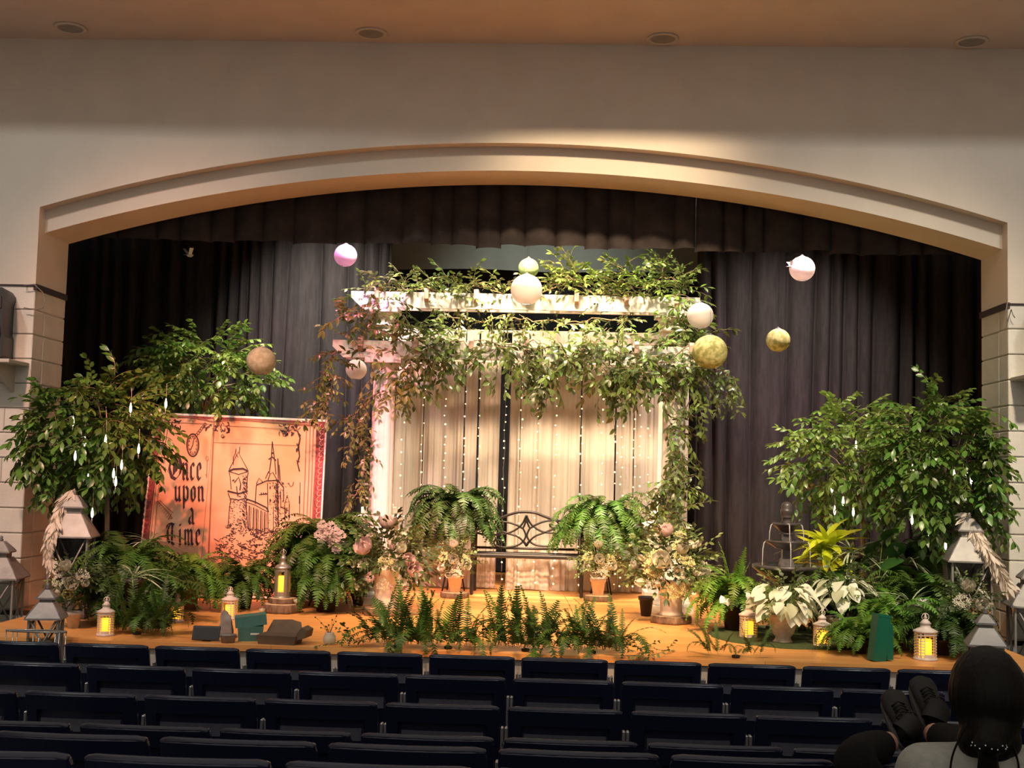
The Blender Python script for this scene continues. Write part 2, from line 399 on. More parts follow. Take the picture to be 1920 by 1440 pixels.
strip([(x, YR, zi(x)) for x in xs], [(x, YR, zo(x)) for x in xs])
strip([(x, YB, zi(x)) for x in xs], [(x, YR, zi(x)) for x in xs], True)
strip([(x, YB, ZC) for x in xs], [(x, YB, zi(x)) for x in xs])
for s in (-1, 1):
    w.box((s*(HW+1.5), YB/2, (ZS+ZC)/2), (3.0, YB, ZC-ZS))
wall = structure(w.build('wall_front', 'wall_paint'))
# block piers to left and right of the opening, every block its own part
bm = MB().rbox((0, 0, 0), (.398, .2, .1952), .006).mesh('block', 'block_paint')
bm2 = MB().rbox((0, 0, 0), (.22, YB-.204, .1952), .006).mesh('block', 'block_paint')
for s, nm in ((-1, 'wall_left'), (1, 'wall_right')):
    m = MB(); m.box((s*(HW+.9+.012), YB/2+.004, (ZS-.9)/2), (1.8, YB-.024, ZS+.9))
    wl = structure(m.build(nm, 'mortar'))
    for c in range(-4, 13):
        z = 2.4455-.2032*12+.2032*c+.1016
        off = .2 if c % 2 else 0
        for k in range(4):
            x = HW+.2+.402*k-(off if k else 0)
            if k == 0 and off:
                o = obj('block', bm, wl, (s*(HW+.1), .1, z)); o.scale.x = .5
            else: obj('block', bm, wl, (s*(x), .1, z))
        if off: o = obj('block', bm, wl, (s*(HW+.2+.402*4-.3), .1, z)); o.scale.x = .5
        obj('block', bm2, wl, (s*(HW+.11), .2+.004+(YB-.204)/2, z))
    t = MB(); t.box((s*(HW+.0), YB/2, ZS-.02), (.03, YB+.01, .05)); t.box((s*(HW+.9), .002, ZS-.008), (1.8, .03, .012))
    structure(t.build('trim_%d' % (1 if s < 0 else 2), 'dark_trim'))
# soffit with the slot for the lights above it
c = MB(); c.box((0, -.65, ZC+.15), (13.9, 1.30, .30)); structure(c.build('ceiling', 'ceiling_paint'))
# hall side walls
for s, nm in ((-1, 'wall_hall_left'), (1, 'wall_hall_right')):
    structure(MB().box((s*7.0, -5.2, 3.2), (.12, 10.6, 9.0)).build(nm, 'wall_paint'))
# stage
st = MB()
x0 = 3.72
st.box((0, FRONT/2, -.02), (2*x0, -FRONT, .04)); st.box((0, 2.9, -.02), (11.6, 5.8, .04))
structure(st.build('floor_stage', 'stage_maple'))
structure(MB().box((0, FRONT+.06, -.5), (2*x0-.02, .06, .92)).build('wall_stage_riser', 'riser_paint'))
for s, nm in ((-1, 'floor_step_left'), (1, 'floor_step_right')):
    structure(MB().box((s*(x0+.8), FRONT/2-.05, -.62), (1.58, -FRONT-.1, .7)).build(nm, 'riser_paint'))
for s, nm in ((-1, 'floor_front_step_left'), (1, 'floor_front_step_right')):
    structure(MB().box((s*3.2, FRONT-.13, -.50), (1.3, .24, .60)).build(nm, 'riser_paint'))
bk = MB(); bk.box((0, 5.8, 2.8), (11.6, .1, 5.7)); structure(bk.build('wall_stage_back', 'stage_black'))
for s, nm in ((-1, 'wall_stage_left'), (1, 'wall_stage_right')):
    structure(MB().box((s*5.8, 3.2, 2.8), (.1, 5.1, 5.7)).build(nm, 'stage_black'))
structure(MB().box((0, 3.25, 5.7), (11.7, 5.2, .1)).build('ceiling_stage', 'stage_black'))
# raked hall floor, level under each row
ROWS = []   # depth from camera along its axis, pixel x of one gap, pitch in px, pixel y of a back's top centre, at x
SP = .55
for nm, D, xg, pitch, yt, xt in (('A', 7.26, 798.5, 174.2, 1229, 885), ('B', 6.23, 753.5, 203.5, 1267, 857), ('C', 5.5, 716, 230, 1320, 833),
                                 ('D', 4.72, 668.5, 267.5, 1377, 803), ('E', 3.95, 605, 320, 1396, 765), ('F', 3.30, 523, 383, 1431, 716)):
    d = ray(960, 1300); Y = CAM.y+D*_F.y+ (d.y-_F.y)*D
    ROWS.append((nm, Y, P(xg, yt, Y).x, P(xt, yt, Y).z))
prof = [(-13.5, ROWS[-1][3]-.84+.35)]
for nm, Y, xg, zt in reversed(ROWS):
    prof += [(Y-.38, zt-.84), (Y+.42, zt-.84)]
prof += [(ROWS[0][1]+.5, ROWS[0][3]-.86), (.1, ROWS[0][3]-.86)]
prof[-1] = (.1, prof[-2][1])
FLOOR_Z = ROWS[0][3]-.86
fl = MB()
pts = sorted(set(prof))
vsx = [(-7, y, z) for y, z in pts]+[(7, y, z) for y, z in pts]; n = len(pts)
fl.add(vsx, [(i, n+i, n+i+1, i+1) for i in range(n-1)])
fl.add([(-7, -13.5, -1.3), (7, -13.5, -1.3), (7, .1, -1.3), (-7, .1, -1.3)], [(0, 3, 2, 1)])
structure(fl.build('floor', 'hall_floor'))
# recessed downlights in the soffit
for i, (px, py) in enumerate(((132, 51), (696, 61), (1243, 71), (1822, 77))):
    p = G(px, py, ZC)
    t = thing('recessed_downlight', 'unlit round recessed downlight with pale ring in the soffit above the arch', 'ceiling light', (p.x, p.y, ZC), 0, 'downlights in the soffit')
    MB().lathe([(.098, -.001), (.125, -.001), (.128, -.012), (.118, -.018), (.100, -.014), (.098, -.001)], 28).build('trim_ring', 'wall_paint', t)
    MB().lathe([(.001, -.006), (.06, -.0075), (.099, -.012)], 28).build('lens', 'downlight_lens', t)
# ---- soft goods
def foldy(u, seed, amp, freq):
    a = noise.noise(Vector((u*freq, seed, 0)))*1.6+noise.noise(Vector((u*freq*2.3, seed+9, 0)))*.7
    return amp*a
def drape(name, mat, xa, xb, ya, z0, z1, amp, freq, seed, label, cat='curtain', group=None, nu=360, flare=.15, thick=0):
    m = MB()
    def fn(u, v):
        x = xa+(xb-xa)*u
        sx = x+.03*math.sin(v*3+x*2)*(1-v)
        s_ = sx*freq*1.25+1.6*noise.noise(Vector((sx*1.3, seed, 0)))+.5*noise.noise(Vector((sx*3.1, seed+5, v*.6)))
        k_ = .65+.7*abs(noise.noise(Vector((math.floor(s_)*1.7, seed, 0))))
        y = ya-amp*k_*(abs(math.sin(math.pi*s_))**.7-.5)*(1+flare*(1-v))+.02*noise.noise(Vector((sx*14, seed, v)))
        return (x+.012*math.sin(v*4+u*30), y, z0+(z1-z0)*v)
    m.grid(fn, nu, 10); return tag(m.build(name, mat), label, cat, group)
xl = P(733, 520, 3.45).x; xr = P(1307, 520, 3.45).x
drape('stage_curtain', 'black_velour', -5.6, xl, 3.45, .02, 5.6, .13, 4.2, 3.1, 'tall black pleated stage curtain hanging behind the painted book', nu=520)
drape('stage_curtain', 'black_velour', xr, 5.6, 3.45, .02, 5.6, .13, 3.8, 17.7, 'tall black pleated stage curtain hanging behind the fountain', nu=520)
drape('stage_curtain', 'stage_black', -3.0, 3.0, 5.2, .02, 5.6, .06, 4, 31, 'dark rear curtain seen as a black gap over the white sheers', nu=200)
zb = P(1000, 508, 4.7).z
m = MB()
m.grid(lambda u, v: (-3.2+6.4*u, 4.7+.02*noise.noise(Vector((u*9, 3, 0))), zb+(5.66-zb)*v+(.0 if v else .012*math.sin(u*20))), 80, 4)
tag(m.build('border_curtain', 'screen_grey'), 'flat grey-green border cloth hung across the back above the arbor', 'curtain')
# valance: flat velour with overlapping box pleats
m = MB(); xe = -HW-.5; k = 0
zv = (P(300, 452, .8).z+P(1500, 474, .8).z)/2
while xe < HW+.5:
    wd = U(.17, .36); b = U(.0, .02); zt = zv+U(-.02, .015); sl = U(-.012, .012); ph = U(0, 9)
    def fn(u, v, xe=xe, wd=wd, b=b, zt=zt, sl=sl, ph=ph):
        y = .80-.07*math.sin(u*math.pi)**.5*(.5+.5*(1-v))-b+.012*noise.noise(Vector((u*3+ph, v*3, ph)))
        return (xe+wd*u*1.06+.02*(1-v)*noise.noise(Vector((ph, u*2, 0))), y, zt+sl*(u-.5)*(1-v)+(5.62-zt)*v)
    m.grid(fn, 10, 12); xe += wd; k += 1
tag(m.build('valance', 'valance_velour'), 'short dark pleated velour valance hanging under the plaster arch', 'curtain')
# sheers behind the bench
SY = 3.0
zt = P(1000, 620, SY).z
for i, (a, b) in enumerate(((738, 790), (791.5, 866.5), (869, 892), (895, 935), (954, 972), (974, 1086), (1089, 1151), (1154, 1186), (1188, 1236), (1237, 1290))):
    xa = P(a, 900, SY).x; xb = P(b, 900, SY).x; sd = i*3.7; nu = max(24, int((xb-xa)*260))
    m = MB()
    def fn(u, v, xa=xa, xb=xb, sd=sd):
        x = xa+(xb-xa)*u+(.02*(1-v)*(u-.5)*(1 if sd > 13 else -1) if 9 < sd < 16 else 0)
        y = SY+foldy(x, sd, .035, 17)*(.6+.5*(1-v))
        return (x, y, .012+.02*noise.noise(Vector((x*5, sd, 0)))*(v < .01)+.0*v+(zt-.012)*v)
    m.grid(fn, nu, 8)
    for q in range(0): pass
    o = m.build('sheer_panel', 'sheer_voile'); tag(o, 'gauzy white sheer curtain panel hanging under the arbor behind the bench', 'sheer curtain', 'sheer panels behind the bench')
st = thing('backdrop_stand', 'thin white rod and poles holding up the white sheers', 'stand', (0, SY, 0))
xa = P(745, 900, SY).x; xb = P(1282, 900, SY).x
MB().tube([(xa, .06, zt-.01), (xb, .06, zt-.01)], .014, 8).build('crossbar', 'white_paint', st)
for x in (xa, xb):
    MB().tube([(x, .088, .0), (x, .088, zt)], .016, 8).build('pole', 'white_paint', st)
    MB().box((x, .15, .008), (.3, .16, .016)).build('base_plate', 'white_paint', st)
# fairy light strands
bulb = []
for i, px in enumerate((752, 789, 833, 869, 896, 944, 974, 1006, 1041, 1088, 1128, 1154, 1165, 1188, 1199, 1215)):
    x = P(px, 900, SY-.11).x; t = thing('fairy_light_strand', 'fine vertical strand of tiny warm fairy lights in front of the white sheers', 'fairy lights', (x, SY-.11, 0), 0, 'fairy light strands on the sheers')
    pts = [(.006*math.sin(k*1.7+i), .004*math.cos(k*2.3+i), .03+(zt-.07)*k/24) for k in range(25)]
    MB().tube(pts, .0012, 3).build('wire', 'fairy_wire', t)
    m = MB(); z = .04+U(0, .08)
    while z < zt-.1:
        kx = .006*math.sin((z/(zt-.07)*24)*1.7+i); m.sphere((kx+U(-.012, .012), -.006, z), U(.0055, .0095), 6, 4); z += .102+U(-.03, .03)+(.1 if U(0, 1) < .12 else 0)
    stuff(m.build('light_bulbs', 'bulb_glow', t))
# ================================================================== auditorium chairs
def make_chair():
    t = thing('auditorium_chair', 'x', 'chair')
    w, h, th = .257, .40, .026
    def surf(u, v):                                     # u -1..1, v 0..1 -> back surface seen by the audience
        x = w*u*(1-.02*(1-v)); y = -.045*(1-u*u)-.085*v-.02*v*v
        z = .44+h*v+.006*(1-u*u)
        return Vector((x, y, z))
    us = [-1, -.97, -.86, -.78, -.76, -.5, -.25, 0, .25, .5, .76, .78, .86, .97, 1]
    vsq = [0, .12, .30, .56, .60, .70, .80, .805, .93, .975, 1.0]
    def inset(u, v):
        if abs(u) > .77 or v <= .55 or v > .802: return 0
        return .030*min(1, (v-.56)/(.80-.56)*1.1)
    m = MB(); vb = []; vf = []
    for v in vsq:
        for u in us:
            p = surf(u, v); edge = .010 if (abs(u) > .99 or v > .99) else 0
            vb.append(p+Vector((0, inset(u, v)+edge, 0))); vf.append(p+Vector((0, th+.010-edge, 0)))
    nu = len(us); nv = len(vsq); F = []
    for j in range(nv-1):
        for i in range(nu-1):
            F.append((j*nu+i, j*nu+i+1, (j+1)*nu+i+1, (j+1)*nu+i))
    o = nu*nv
    F2 = [tuple(o+k for k in reversed(f)) for f in F]
    rim = [i for i in range(nu)]+[j*nu+nu-1 for j in range(1, nv)]+[(nv-1)*nu+i for i in range(nu-2, -1, -1)]+[j*nu for j in range(nv-2, 0, -1)]
    RM = [(rim[i], o+rim[i], o+rim[(i+1) % len(rim)], rim[(i+1) % len(rim)]) for i in range(len(rim))]
    # corners rounded: pull in the two top corners
    def rc(p):
        q = p.copy(); dx = abs(p.x)-(w-.03); dz = p.z-(.44+h-.03)
        if dx > 0 and dz > 0:
            L = math.hypot(dx, dz)
            if L > .03: q.x = math.copysign(w-.03+dx/L*.03, p.x); q.z = .44+h-.03+dz/L*.03
        return q
    m.add([rc(p) for p in vb+vf], F+F2+RM, 0, False)
    b = m.build('backrest', 'navy_plastic', t)
    ed = MB(); ed.tube([rc(surf(u, 1.0)+Vector((0, .018, 0)))-Vector((0, 0, .006)) for u in (-.985, -.95, -.85, -.6, -.3, 0, .3, .6, .85, .95, .985)], .0135, 8); ed.build('top_edge', 'navy_plastic', b)  # bead added along the rim to give a highlight line
    pan = MB()
    pan.grid(lambda a, c: surf(-.72+1.44*a, .565+.14*c)+Vector((0, inset(.0, .565+.14*c)-.004, 0)), 8, 2)
    pan.build('lit_grip_panel', 'navy_panel_lit', b)  # strip painted lighter, as if lit, low in the recess
    s = MB(); s.grid(lambda a, c: Vector((-.24+.48*a, .03+.40*c, .44-.03*math.sin(math.pi*a)*.6-.02*c*(1-c)*4+.02*c)), 8, 8)
    s.grid(lambda a, c: Vector((.24-.48*a, .03+.40*c, .405+.02*c)), 8, 8); s.box((0, .035, .425), (.47, .02, .05)); s.box((0, .43, .44), (.46, .02, .05))
    s.build('seat', 'navy_plastic', t)
    for sx in (-1, 1):
        g = MB(); g.rbox((sx*.266, .0, .70), (.014, .04, .075), .004); g.rbox((sx*.266, .03, .40), (.016, .06, .52), .004); g.build('side_bracket', 'grey_metal', t)
        l = MB(); l.rbox((sx*.25, .12, .21), (.035, .07, .42), .006); l.rbox((sx*.245, .14, .01), (.05, .36, .02), .006); l.build('leg', 'dark_metal', t)
    return t
proto = make_chair(); first = True
lab = {'A': 'in the row nearest the stage', 'B': 'in the second row back from the stage', 'C': 'in the third row back from the stage',
       'D': 'in the fourth row back from the stage', 'E': 'in the fifth row back from the stage', 'F': 'in the sixth row back from the stage'}
for nm, Y, xg, zt in ROWS:
    for k in range(-8, 9):
        x = xg+SP*(k+.5)
        D = Y-CAM.y; px = 960+FPX*((x-CAM.x)*math.cos(YAW)+math.sin(YAW)*D)/D
        if px < -200 or px > 2120: continue
        o = proto if first else copy_tree(proto)
        first = False
        o.location = (x, Y+.085, zt-.846+.0)
        o['label'] = 'navy blue moulded plastic auditorium chair '+lab[nm]; o['group'] = 'auditorium chairs '+lab[nm]
# ================================================================== the two white arbors
FY, RY = 1.38, 2.25            # centre depths
def column(t, x, z0, z1, r):
    n = 40
    c = MB(); zz = [z0+.10, z0+.13, z1-.20, z1-.17]
    fl = lambda i, j: (.955 if j % 4 == 0 else (.985 if j % 2 else 1.0)) if 0 < i < 3 else 1.0
    c.lathe([(r*1.0, zz[0]), (r, zz[1]), (r*.88, zz[2]), (r*.88, zz[3])], n, (x, 0, 0), flute=fl, smooth=False)
    o = c.build('column', 'white_paint', t)
    b = MB(); b.box((x, 0, z0+.03), (r*3.1, r*3.1, .06)); b.lathe([(r*1.42, z0+.06), (r*1.46, z0+.075), (r*1.42, z0+.09), (r*1.15, z0+.095), (r*1.12, z0+.11)], 28, (x, 0, 0))
    b.build('column_base', 'white_paint', o)
    k = MB(); k.lathe([(r*.9, z1-.19), (r*1.05, z1-.18), (r*1.05, z1-.16), (r*.9, z1-.15), (r*.9, z1-.10), (r*1.15, z1-.06), (r*1.3, z1-.045)], 28, (x, 0, 0)); k.box((x, 0, z1-.0225), (r*2.8, r*2.8, .045))
    k.build('capital', 'white_paint', o)
    return o
def beam(t, xa, xb, y, z0, h):
    m = MB(); L = .10
    m.prism([(xa, z0+h), (xa, z0+h*.62), (xa+.05, z0+h*.3), (xa+L, z0), (xb-L, z0), (xb-.05, z0+h*.3), (xb, z0+h*.62), (xb, z0+h)], .042, Matrix.Translation((0, y-.021, 0)))
    return m.build('beam', 'white_paint', t)
def rafters(t, xs, z0, h, ln):
    for x in xs:
        m = MB(); m.prism([(-ln/2, z0+h*1.05), (-ln/2, z0+h*.55), (-ln/2+.04, z0+h*.35), (ln/2-.04, z0+h*.35), (ln/2, z0+h*.55), (ln/2, z0+h*1.05), (ln/2-.015, z0+h*1.22), (-ln/2+.015, z0+h*1.22)], .042,
            Matrix.Translation((x+.021, 0, 0)) @ Matrix.Rotation(math.pi/2, 4, 'Z'))
        m.build('rafter', 'rafter_end', t)
ft = thing('garden_arbor', 'low white arbor with fluted columns on the floor, in front of the bench', 'arbor', (0, FY, 0))
xl = P(715, 900, FY).x; xr = P(1262, 900, FY).x
zb = (P(715, 674, FY).z+P(1262, 684, FY).z)/2; hb = .158
for x in (xl, xr): column(ft, x, 0, zb, .118)
ba = P(628, 655, FY).x; bb = P(1352, 668, FY).x
for y in (-.10, .10): beam(ft, ba, bb, y, zb, hb)
rafters(ft, [P(p, 650, FY).x for p in (681, 784, 886, 988, 1090, 1192, 1294)], zb, hb, .36)
rt = thing('garden_arbor', 'tall white arbor raised on square pedestals, nearest the white sheers', 'arbor', (0, RY, 0))
xl2 = P(713, 900, RY).x; xr2 = P(1250, 900, RY).x
zp = P(712, 962, RY).z
zb2 = (P(720, 580, RY).z+P(1250, 588, RY).z)/2
for x in (xl2, xr2):
    m = MB(); w_ = .40; m.box((x, 0, (zp-.07)/2), (w_*.86, w_*.86, zp-.07)); m.box((x, 0, .05), (w_*1.05, w_*1.05, .10)); m.box((x, 0, zp-.075), (w_, w_, .03)); m.box((x, 0, zp-.0455), (w_*1.14, w_*1.14, .03)); m.box((x, 0, zp-.014), (w_*1.02, w_*1.02, .03), taper=.6)
    m.build('pedestal', 'white_paint', rt)
    column(rt, x, zp, zb2, .10)
ba2 = P(662, 560, RY).x; bb2 = P(1310, 575, RY).x
for y in (-.10, .10): beam(rt, ba2, bb2, y, zb2, .155)
rafters(rt, [P(p, 556, RY).x for p in (711, 803, 895, 988, 1081, 1173, 1266)], zb2, .155, .36)

# ================================================================== bench
BY = 2.34
a = G(884, 1113); b = G(1088, 1118)
bx = (P(884, 1100, BY).x+P(1090, 1100, BY).x)/2; bw = (P(1090, 1100, BY).x-P(884, 1100, BY).x)/2
t = thing('garden_bench', 'black wrought metal garden bench with scrolled open back before the sheers', 'bench', (bx, BY, 0))
sh = .40; yb = .40
pxm = PXM(BY+.35)
def bp(px, py, off=0.0):        # a point of the back plane, from the photograph
    q = P(px, py, BY+.42); return (q.x-bx, .42-.0+off, q.z)
m = MB()
for k in range(6): m.rbox((0, .03+.075*k, sh+.008*math.sin(k)), (2*bw-.03, .024, .012), .004)
m.rbox((0, -.012, sh-.012), (2*bw, .026, .036), .008); m.rbox((0, .44, sh-.01), (2*bw, .022, .03), .006)
m.build('seat', 'dark_metal', t)
for s in (-1, 1):
    l = MB(); l.rbox((s*bw, .0, .28), (.034, .034, .56), .008); l.build('front_leg', 'dark_metal', t)
    l = MB(); l.rbox((s*bw, .44, .33), (.032, .032, .66), .006); l.build('rear_leg', 'dark_metal', t)
    r_ = MB(); r_.tube([(s*bw, -.03, .555), (s*bw, .06, .60), (s*bw, .2, .605), (s*bw, .34, .60), (s*bw, .45, .64)], .017, 8); r_.build('armrest', 'dark_metal', t)
k = MB()
def sm(pts, n=6):               # Catmull-Rom through points
    pts = [Vector(p) for p in pts]; out = []
    for i in range(len(pts)-1):
        p0 = pts[max(i-1, 0)]; p1 = pts[i]; p2 = pts[i+1]; p3 = pts[min(i+2, len(pts)-1)]
        for j in range(n):
            u = j/n; out.append(.5*((2*p1)+(p2-p0)*u+(2*p0-5*p1+4*p2-p3)*u*u+(-p0+3*p1-3*p2+p3)*u**3))
    return out+[pts[-1]]
cx = 987
def mir(L): return [(2*cx-x, y+(cx-x)*-.05) for x, y in L]
top = [(884, 985), (897, 976), (915, 972), (935, 972), (952, 966), (970, 961), (987, 960), (1004, 962), (1020, 968), (1040, 975), (1062, 977), (1080, 984), (1092, 992)]
k.tube(sm([bp(*q) for q in top]), .014, 8)
k.tube([bp(886, 1026), bp(1090, 1031)], .013, 8)
for s in (-1, 1):
    k.tube([(s*bw, .42, .40), (s*bw, .42, P(884, 985, BY+.42).z)], .015, 8)
k.build('back_frame', 'dark_metal', t)
sc = MB()
half = [[(987, 966), (978, 984), (962, 996), (945, 1001), (915, 1003), (890, 998)], [(987, 968), (985, 980), (980, 990), (972, 986), (955, 980), (935, 978), (927, 984), (928, 990), (936, 992), (942, 989), (943, 984)],
        [(980, 990), (985, 1000), (985, 1008), (978, 1018), (965, 1024), (945, 1026), (930, 1023), (926, 1017), (930, 1012), (937, 1013), (941, 1018)],
        [(987, 1024), (980, 1014), (970, 1006), (955, 1001), (930, 993), (905, 991), (888, 994)], [(987, 1024), (990, 1017), (995, 1013)]]
for L in half:
    for q in (L, mir(L)): sc.tube(sm([bp(x, y, -.006) for x, y in q], 5), .010, 6)
sc.build('back_scroll', 'dark_metal', t)

# ================================================================== fountain
FX = G(1478, 1195); FP = Vector((P(1474, 1100, .15).x, .15, 0))
t = thing('tiered_fountain', 'dark three-tier water fountain with acorn finial among the white flowers', 'fountain', FP)
def fz(py): return P(1474, py, .15).z
s_ = 1/PXM(.15)
zb_ = fz(1063)
ped = MB(); ped.lathe([(.16, 0), (.16, .04), (.10, .08), (.075, .2), (.08, .36), (.13, zb_-.1)], 8, smooth=False); ped.build('foot', 'fountain_resin', t)
bs = MB(); bs.lathe([(.10, zb_-.12), (.17, zb_-.09), (.235, zb_-.035), (.268, zb_-.01), (.272, zb_+.012), (.262, zb_+.018), (.24, zb_+.004), (.20, zb_-.03), (.0, zb_-.045)], 40); bs.build('basin', 'fountain_resin', t)
MB().lathe([(.0, zb_-.012), (.238, zb_-.012)], 40).build('basin_water', 'water', t)
def tier(z, r, n=4):
    m = MB()
    prof = [(.03, z-.065), (r*.55, z-.05), (r*.9, z-.012), (r, z-.004), (r*1.0, z+.010), (r*.93, z+.012), (r*.86, z-.006), (.0, z-.018)]
    fl = lambda i, j: 1.0+(.06*math.cos(4*2*math.pi*j/40) if i in (2, 3, 4, 5) else 0)
    m.lathe(prof, 40, flute=fl); return m.build('tier', 'fountain_resin', t)
z2, z1 = fz(1016), fz(983)
tier(z2, .160); tier(z1, .108)
st_ = MB(); st_.box((0, 0, (zb_+z2)/2-.03), (.085, .085, z2-zb_-.05), taper=.8); st_.box((0, 0, zb_+.02), (.125, .125, .09), taper=.7)
st_.box((0, 0, (z1+z2)/2-.02), (.07, .07, z1-z2-.05), taper=.9); st_.lathe([(.05, z1-.08), (.062, z1-.075), (.05, z1-.07)], 12); st_.build('stem', 'fountain_resin', t)
zt_ = fz(940)
fn_ = MB(); L = zt_-z1
fn_.lathe([(.045, z1-.02), (.04, z1+.02), (.036, z1+.05*1), (.046, z1+.30*L), (.04, z1+.34*L), (.046, z1+.42*L), (.052, z1+.58*L), (.05, z1+.62*L), (.043, z1+.70*L), (.045, z1+.8*L), (.038, z1+.9*L), (.022, z1+.97*L), (.0, zt_)], 20); fn_.build('finial', 'fountain_resin', t)
wt = MB()
for (za, ra, zbm, n) in ((z1, .112, z2, 4), (z2, .166, zb_, 4)):
    for j in range(n):
        q = 2*math.pi*j/n+.0; c_, sn = math.cos(q), math.sin(q)
        wt.tube([((ra-.01)*c_, (ra-.01)*sn, za+.01), ((ra+.012)*c_, (ra+.012)*sn, za-.01), ((ra+.022)*c_, (ra+.022)*sn, za-.06), ((ra+.026)*c_, (ra+.026)*sn, zbm-.01)], [.004, .005, .004, .0035], 5)
wt.build('water_jets', 'water', t)

# ================================================================== paper lanterns
def paper_lantern(px, py, rpx, Y, mat, label, ztop=5.66, col2=None):
    c = P(px, py, Y); r = rpx/PXM(Y)
    t = thing('paper_lantern', label, 'paper lantern', c, 0, None)
    n = 18; prof = []
    for j in range(2*n+1):
        q = math.pi*(.10+.82*j/(2*n)); k = 1.0 if j % 2 == 0 else .984
        prof.append((math.sin(q)*r*k, -math.cos(q)*r*.97))
    m = MB(); vs = []; nseg = 36
    for rr, z in prof:
        for j in range(nseg):
            a = 2*math.pi*j/nseg; vs.append((rr*math.cos(a), rr*math.sin(a), z))
    kk = len(prof); m.add(vs, [(i*nseg+j, i*nseg+(j+1) % nseg, (i+1)*nseg+(j+1) % nseg, (i+1)*nseg+j) for i in range(kk-1) for j in range(nseg)], 0, True)
    m.build('shade', mat, t)
    rt_ = prof[-1][0]; zt2 = prof[-1][1]; rb = prof[0][0]; zb0 = prof[0][1]
    w_ = MB(); w_.tube([(rt_*math.cos(a), rt_*math.sin(a), zt2) for a in [k*math.pi/10 for k in range(20)]], .003, 5, closed=True)
    w_.tube([(rb*math.cos(a), rb*math.sin(a), zb0) for a in [k*math.pi/10 for k in range(20)]], .003, 5, closed=True)
    for a in (0, math.pi/2): w_.tube([(rt_*math.cos(a), rt_*math.sin(a), zt2), (0, 0, zt2+.02), (-rt_*math.cos(a), -rt_*math.sin(a), zt2)], .0025, 4)
    stuff(w_.build('wire_frame', 'grey_metal', t))
    MB().tube([(0, 0, zt2+.02), (0, 0, ztop-c.z)], .001, 3).build('hanging_line', 'dark_metal', t)
    return t
paper_lantern(648, 479, 22, 1.9, 'paper_pink_lit', 'small pink-lit paper lantern high up just under the dark valance')
paper_lantern(1504, 504, 24, 1.9, 'paper_white', 'pale pink glowing paper lantern with a white bird clipped to its side')
paper_lantern(987, 543, 30, 1.05, 'paper_white', 'large round white paper lantern in front of the taller arbor beam')
paper_lantern(991, 503, 19.5, 1.9, 'paper_green', 'small green paper lantern just above the large white one')
paper_lantern(1313, 592, 25, 1.05, 'paper_white', 'white paper lantern hanging beside the upper end of the arbor')
paper_lantern(1331, 660, 33, .95, 'paper_lime', 'large yellow-green mottled paper lantern at the end of the leafy beam')
paper_lantern(1459, 638, 22.5, 2.0, 'paper_lime', 'small yellow-green paper lantern alone against the dark curtain')
paper_lantern(490, 677, 28, 1.0, 'paper_cream', 'cream beige paper lantern beside the ficus crown above the book')
paper_lantern(668, 693, 20, 1.75, 'paper_white', 'white paper lantern with leaf shadows under the beam end by the pink column')
def bird(p, s, rz, label):
    t = thing('dove', label, 'bird ornament', p, rz)
    b = MB(); b.sphere((0, 0, 0), .05*s, 8, 6, sc=(1.5, .6, .6)); b.sphere((.075*s, 0, .018*s), .022*s, 8, 6); b.add([(-.06*s, .02*s, 0), (-.06*s, -.02*s, 0), (-.15*s, -.03*s, -.01*s), (-.15*s, .03*s, -.01*s), (-.06*s, 0, .012*s)], [(0, 1, 2, 3), (0, 4, 1), (1, 4, 2), (4, 3, 2), (4, 0, 3)]); b.build('body', 'white_plastic', t)
    for q in (-1, 1):
        w_ = MB(); w_.add([(.04*s, q*.01, .01), (-.04*s, q*.01, .01), (-.09*s, q*.09*s, .12*s), (.0, q*.10*s, .13*s), (.04*s, q*.01, .018), (-.04*s, q*.01, .018), (-.02*s, q*.09*s, .125*s)], [(0, 1, 2, 3), (4, 6, 5), (0, 3, 6, 4), (1, 5, 6, 2)]); w_.build('wing', 'white_plastic', t)
q = P(355, 479, 2.2); bird(q, .55, 1.1, 'tiny white dove hanging against the black curtain')
o = bpy.data.objects
MB().tube([(0, 0, .02), (0, 0, 5.66-q.z)], .0008, 3).build('hanging_line', 'dark_metal', [x for x in o if x.name.startswith('dove')][-1])
q = P(1484, 500, 1.86); bird(q, .4, .3, 'tiny white bird clipped to the side of a pink-lit lantern')
# ================================================================== the painted open book
BB = Vector((0, 1.28, 0)); BT = .22          # foot depth and how far the top leans back (m per m)
n_b = Vector((0, -1, BT)).normalized()       # facing the hall
def bk(px, py, off=0.0):                     # photograph pixel -> point on the leaning face
    d = ray(px, py); q = (Vector((0, BB.y, 0))-CAM).dot(n_b)/d.dot(n_b)
    return CAM+d*q+n_b*off
t = thing('open_book_backdrop', 'large painted open storybook board reading Once upon a Time with a castle', 'backdrop', (bk(440, 1000).x, BB.y, 0))
org = t.location.copy()
def L_(v): return v-org
def bline(p1, p2, z):                        # continue an edge down to a height on the face
    a, b = bk(*p1), bk(*p2); u = (z-a.z)/(b.z-a.z); return a+(b-a)*u
tl, tr = bk(291, 773), bk(613, 787)
bl = bline((291, 773), (266, 1000), .02); br = bline((613, 787), (604, 965), .02)
m = MB()
fr = [tl, tr, br, bl]; th = n_b*-.03
m.add([L_(p) for p in fr]+[L_(p+th) for p in fr], [(0, 3, 2, 1), (4, 5, 6, 7), (0, 1, 5, 4), (1, 2, 6, 5), (2, 3, 7, 6), (3, 0, 4, 7)])
board = m.build('board', 'board_white', t)
def lerp(a, b, u): return a+(b-a)*u
def face(u, v): return lerp(lerp(tl, tr, u), lerp(bl, br, u), v)
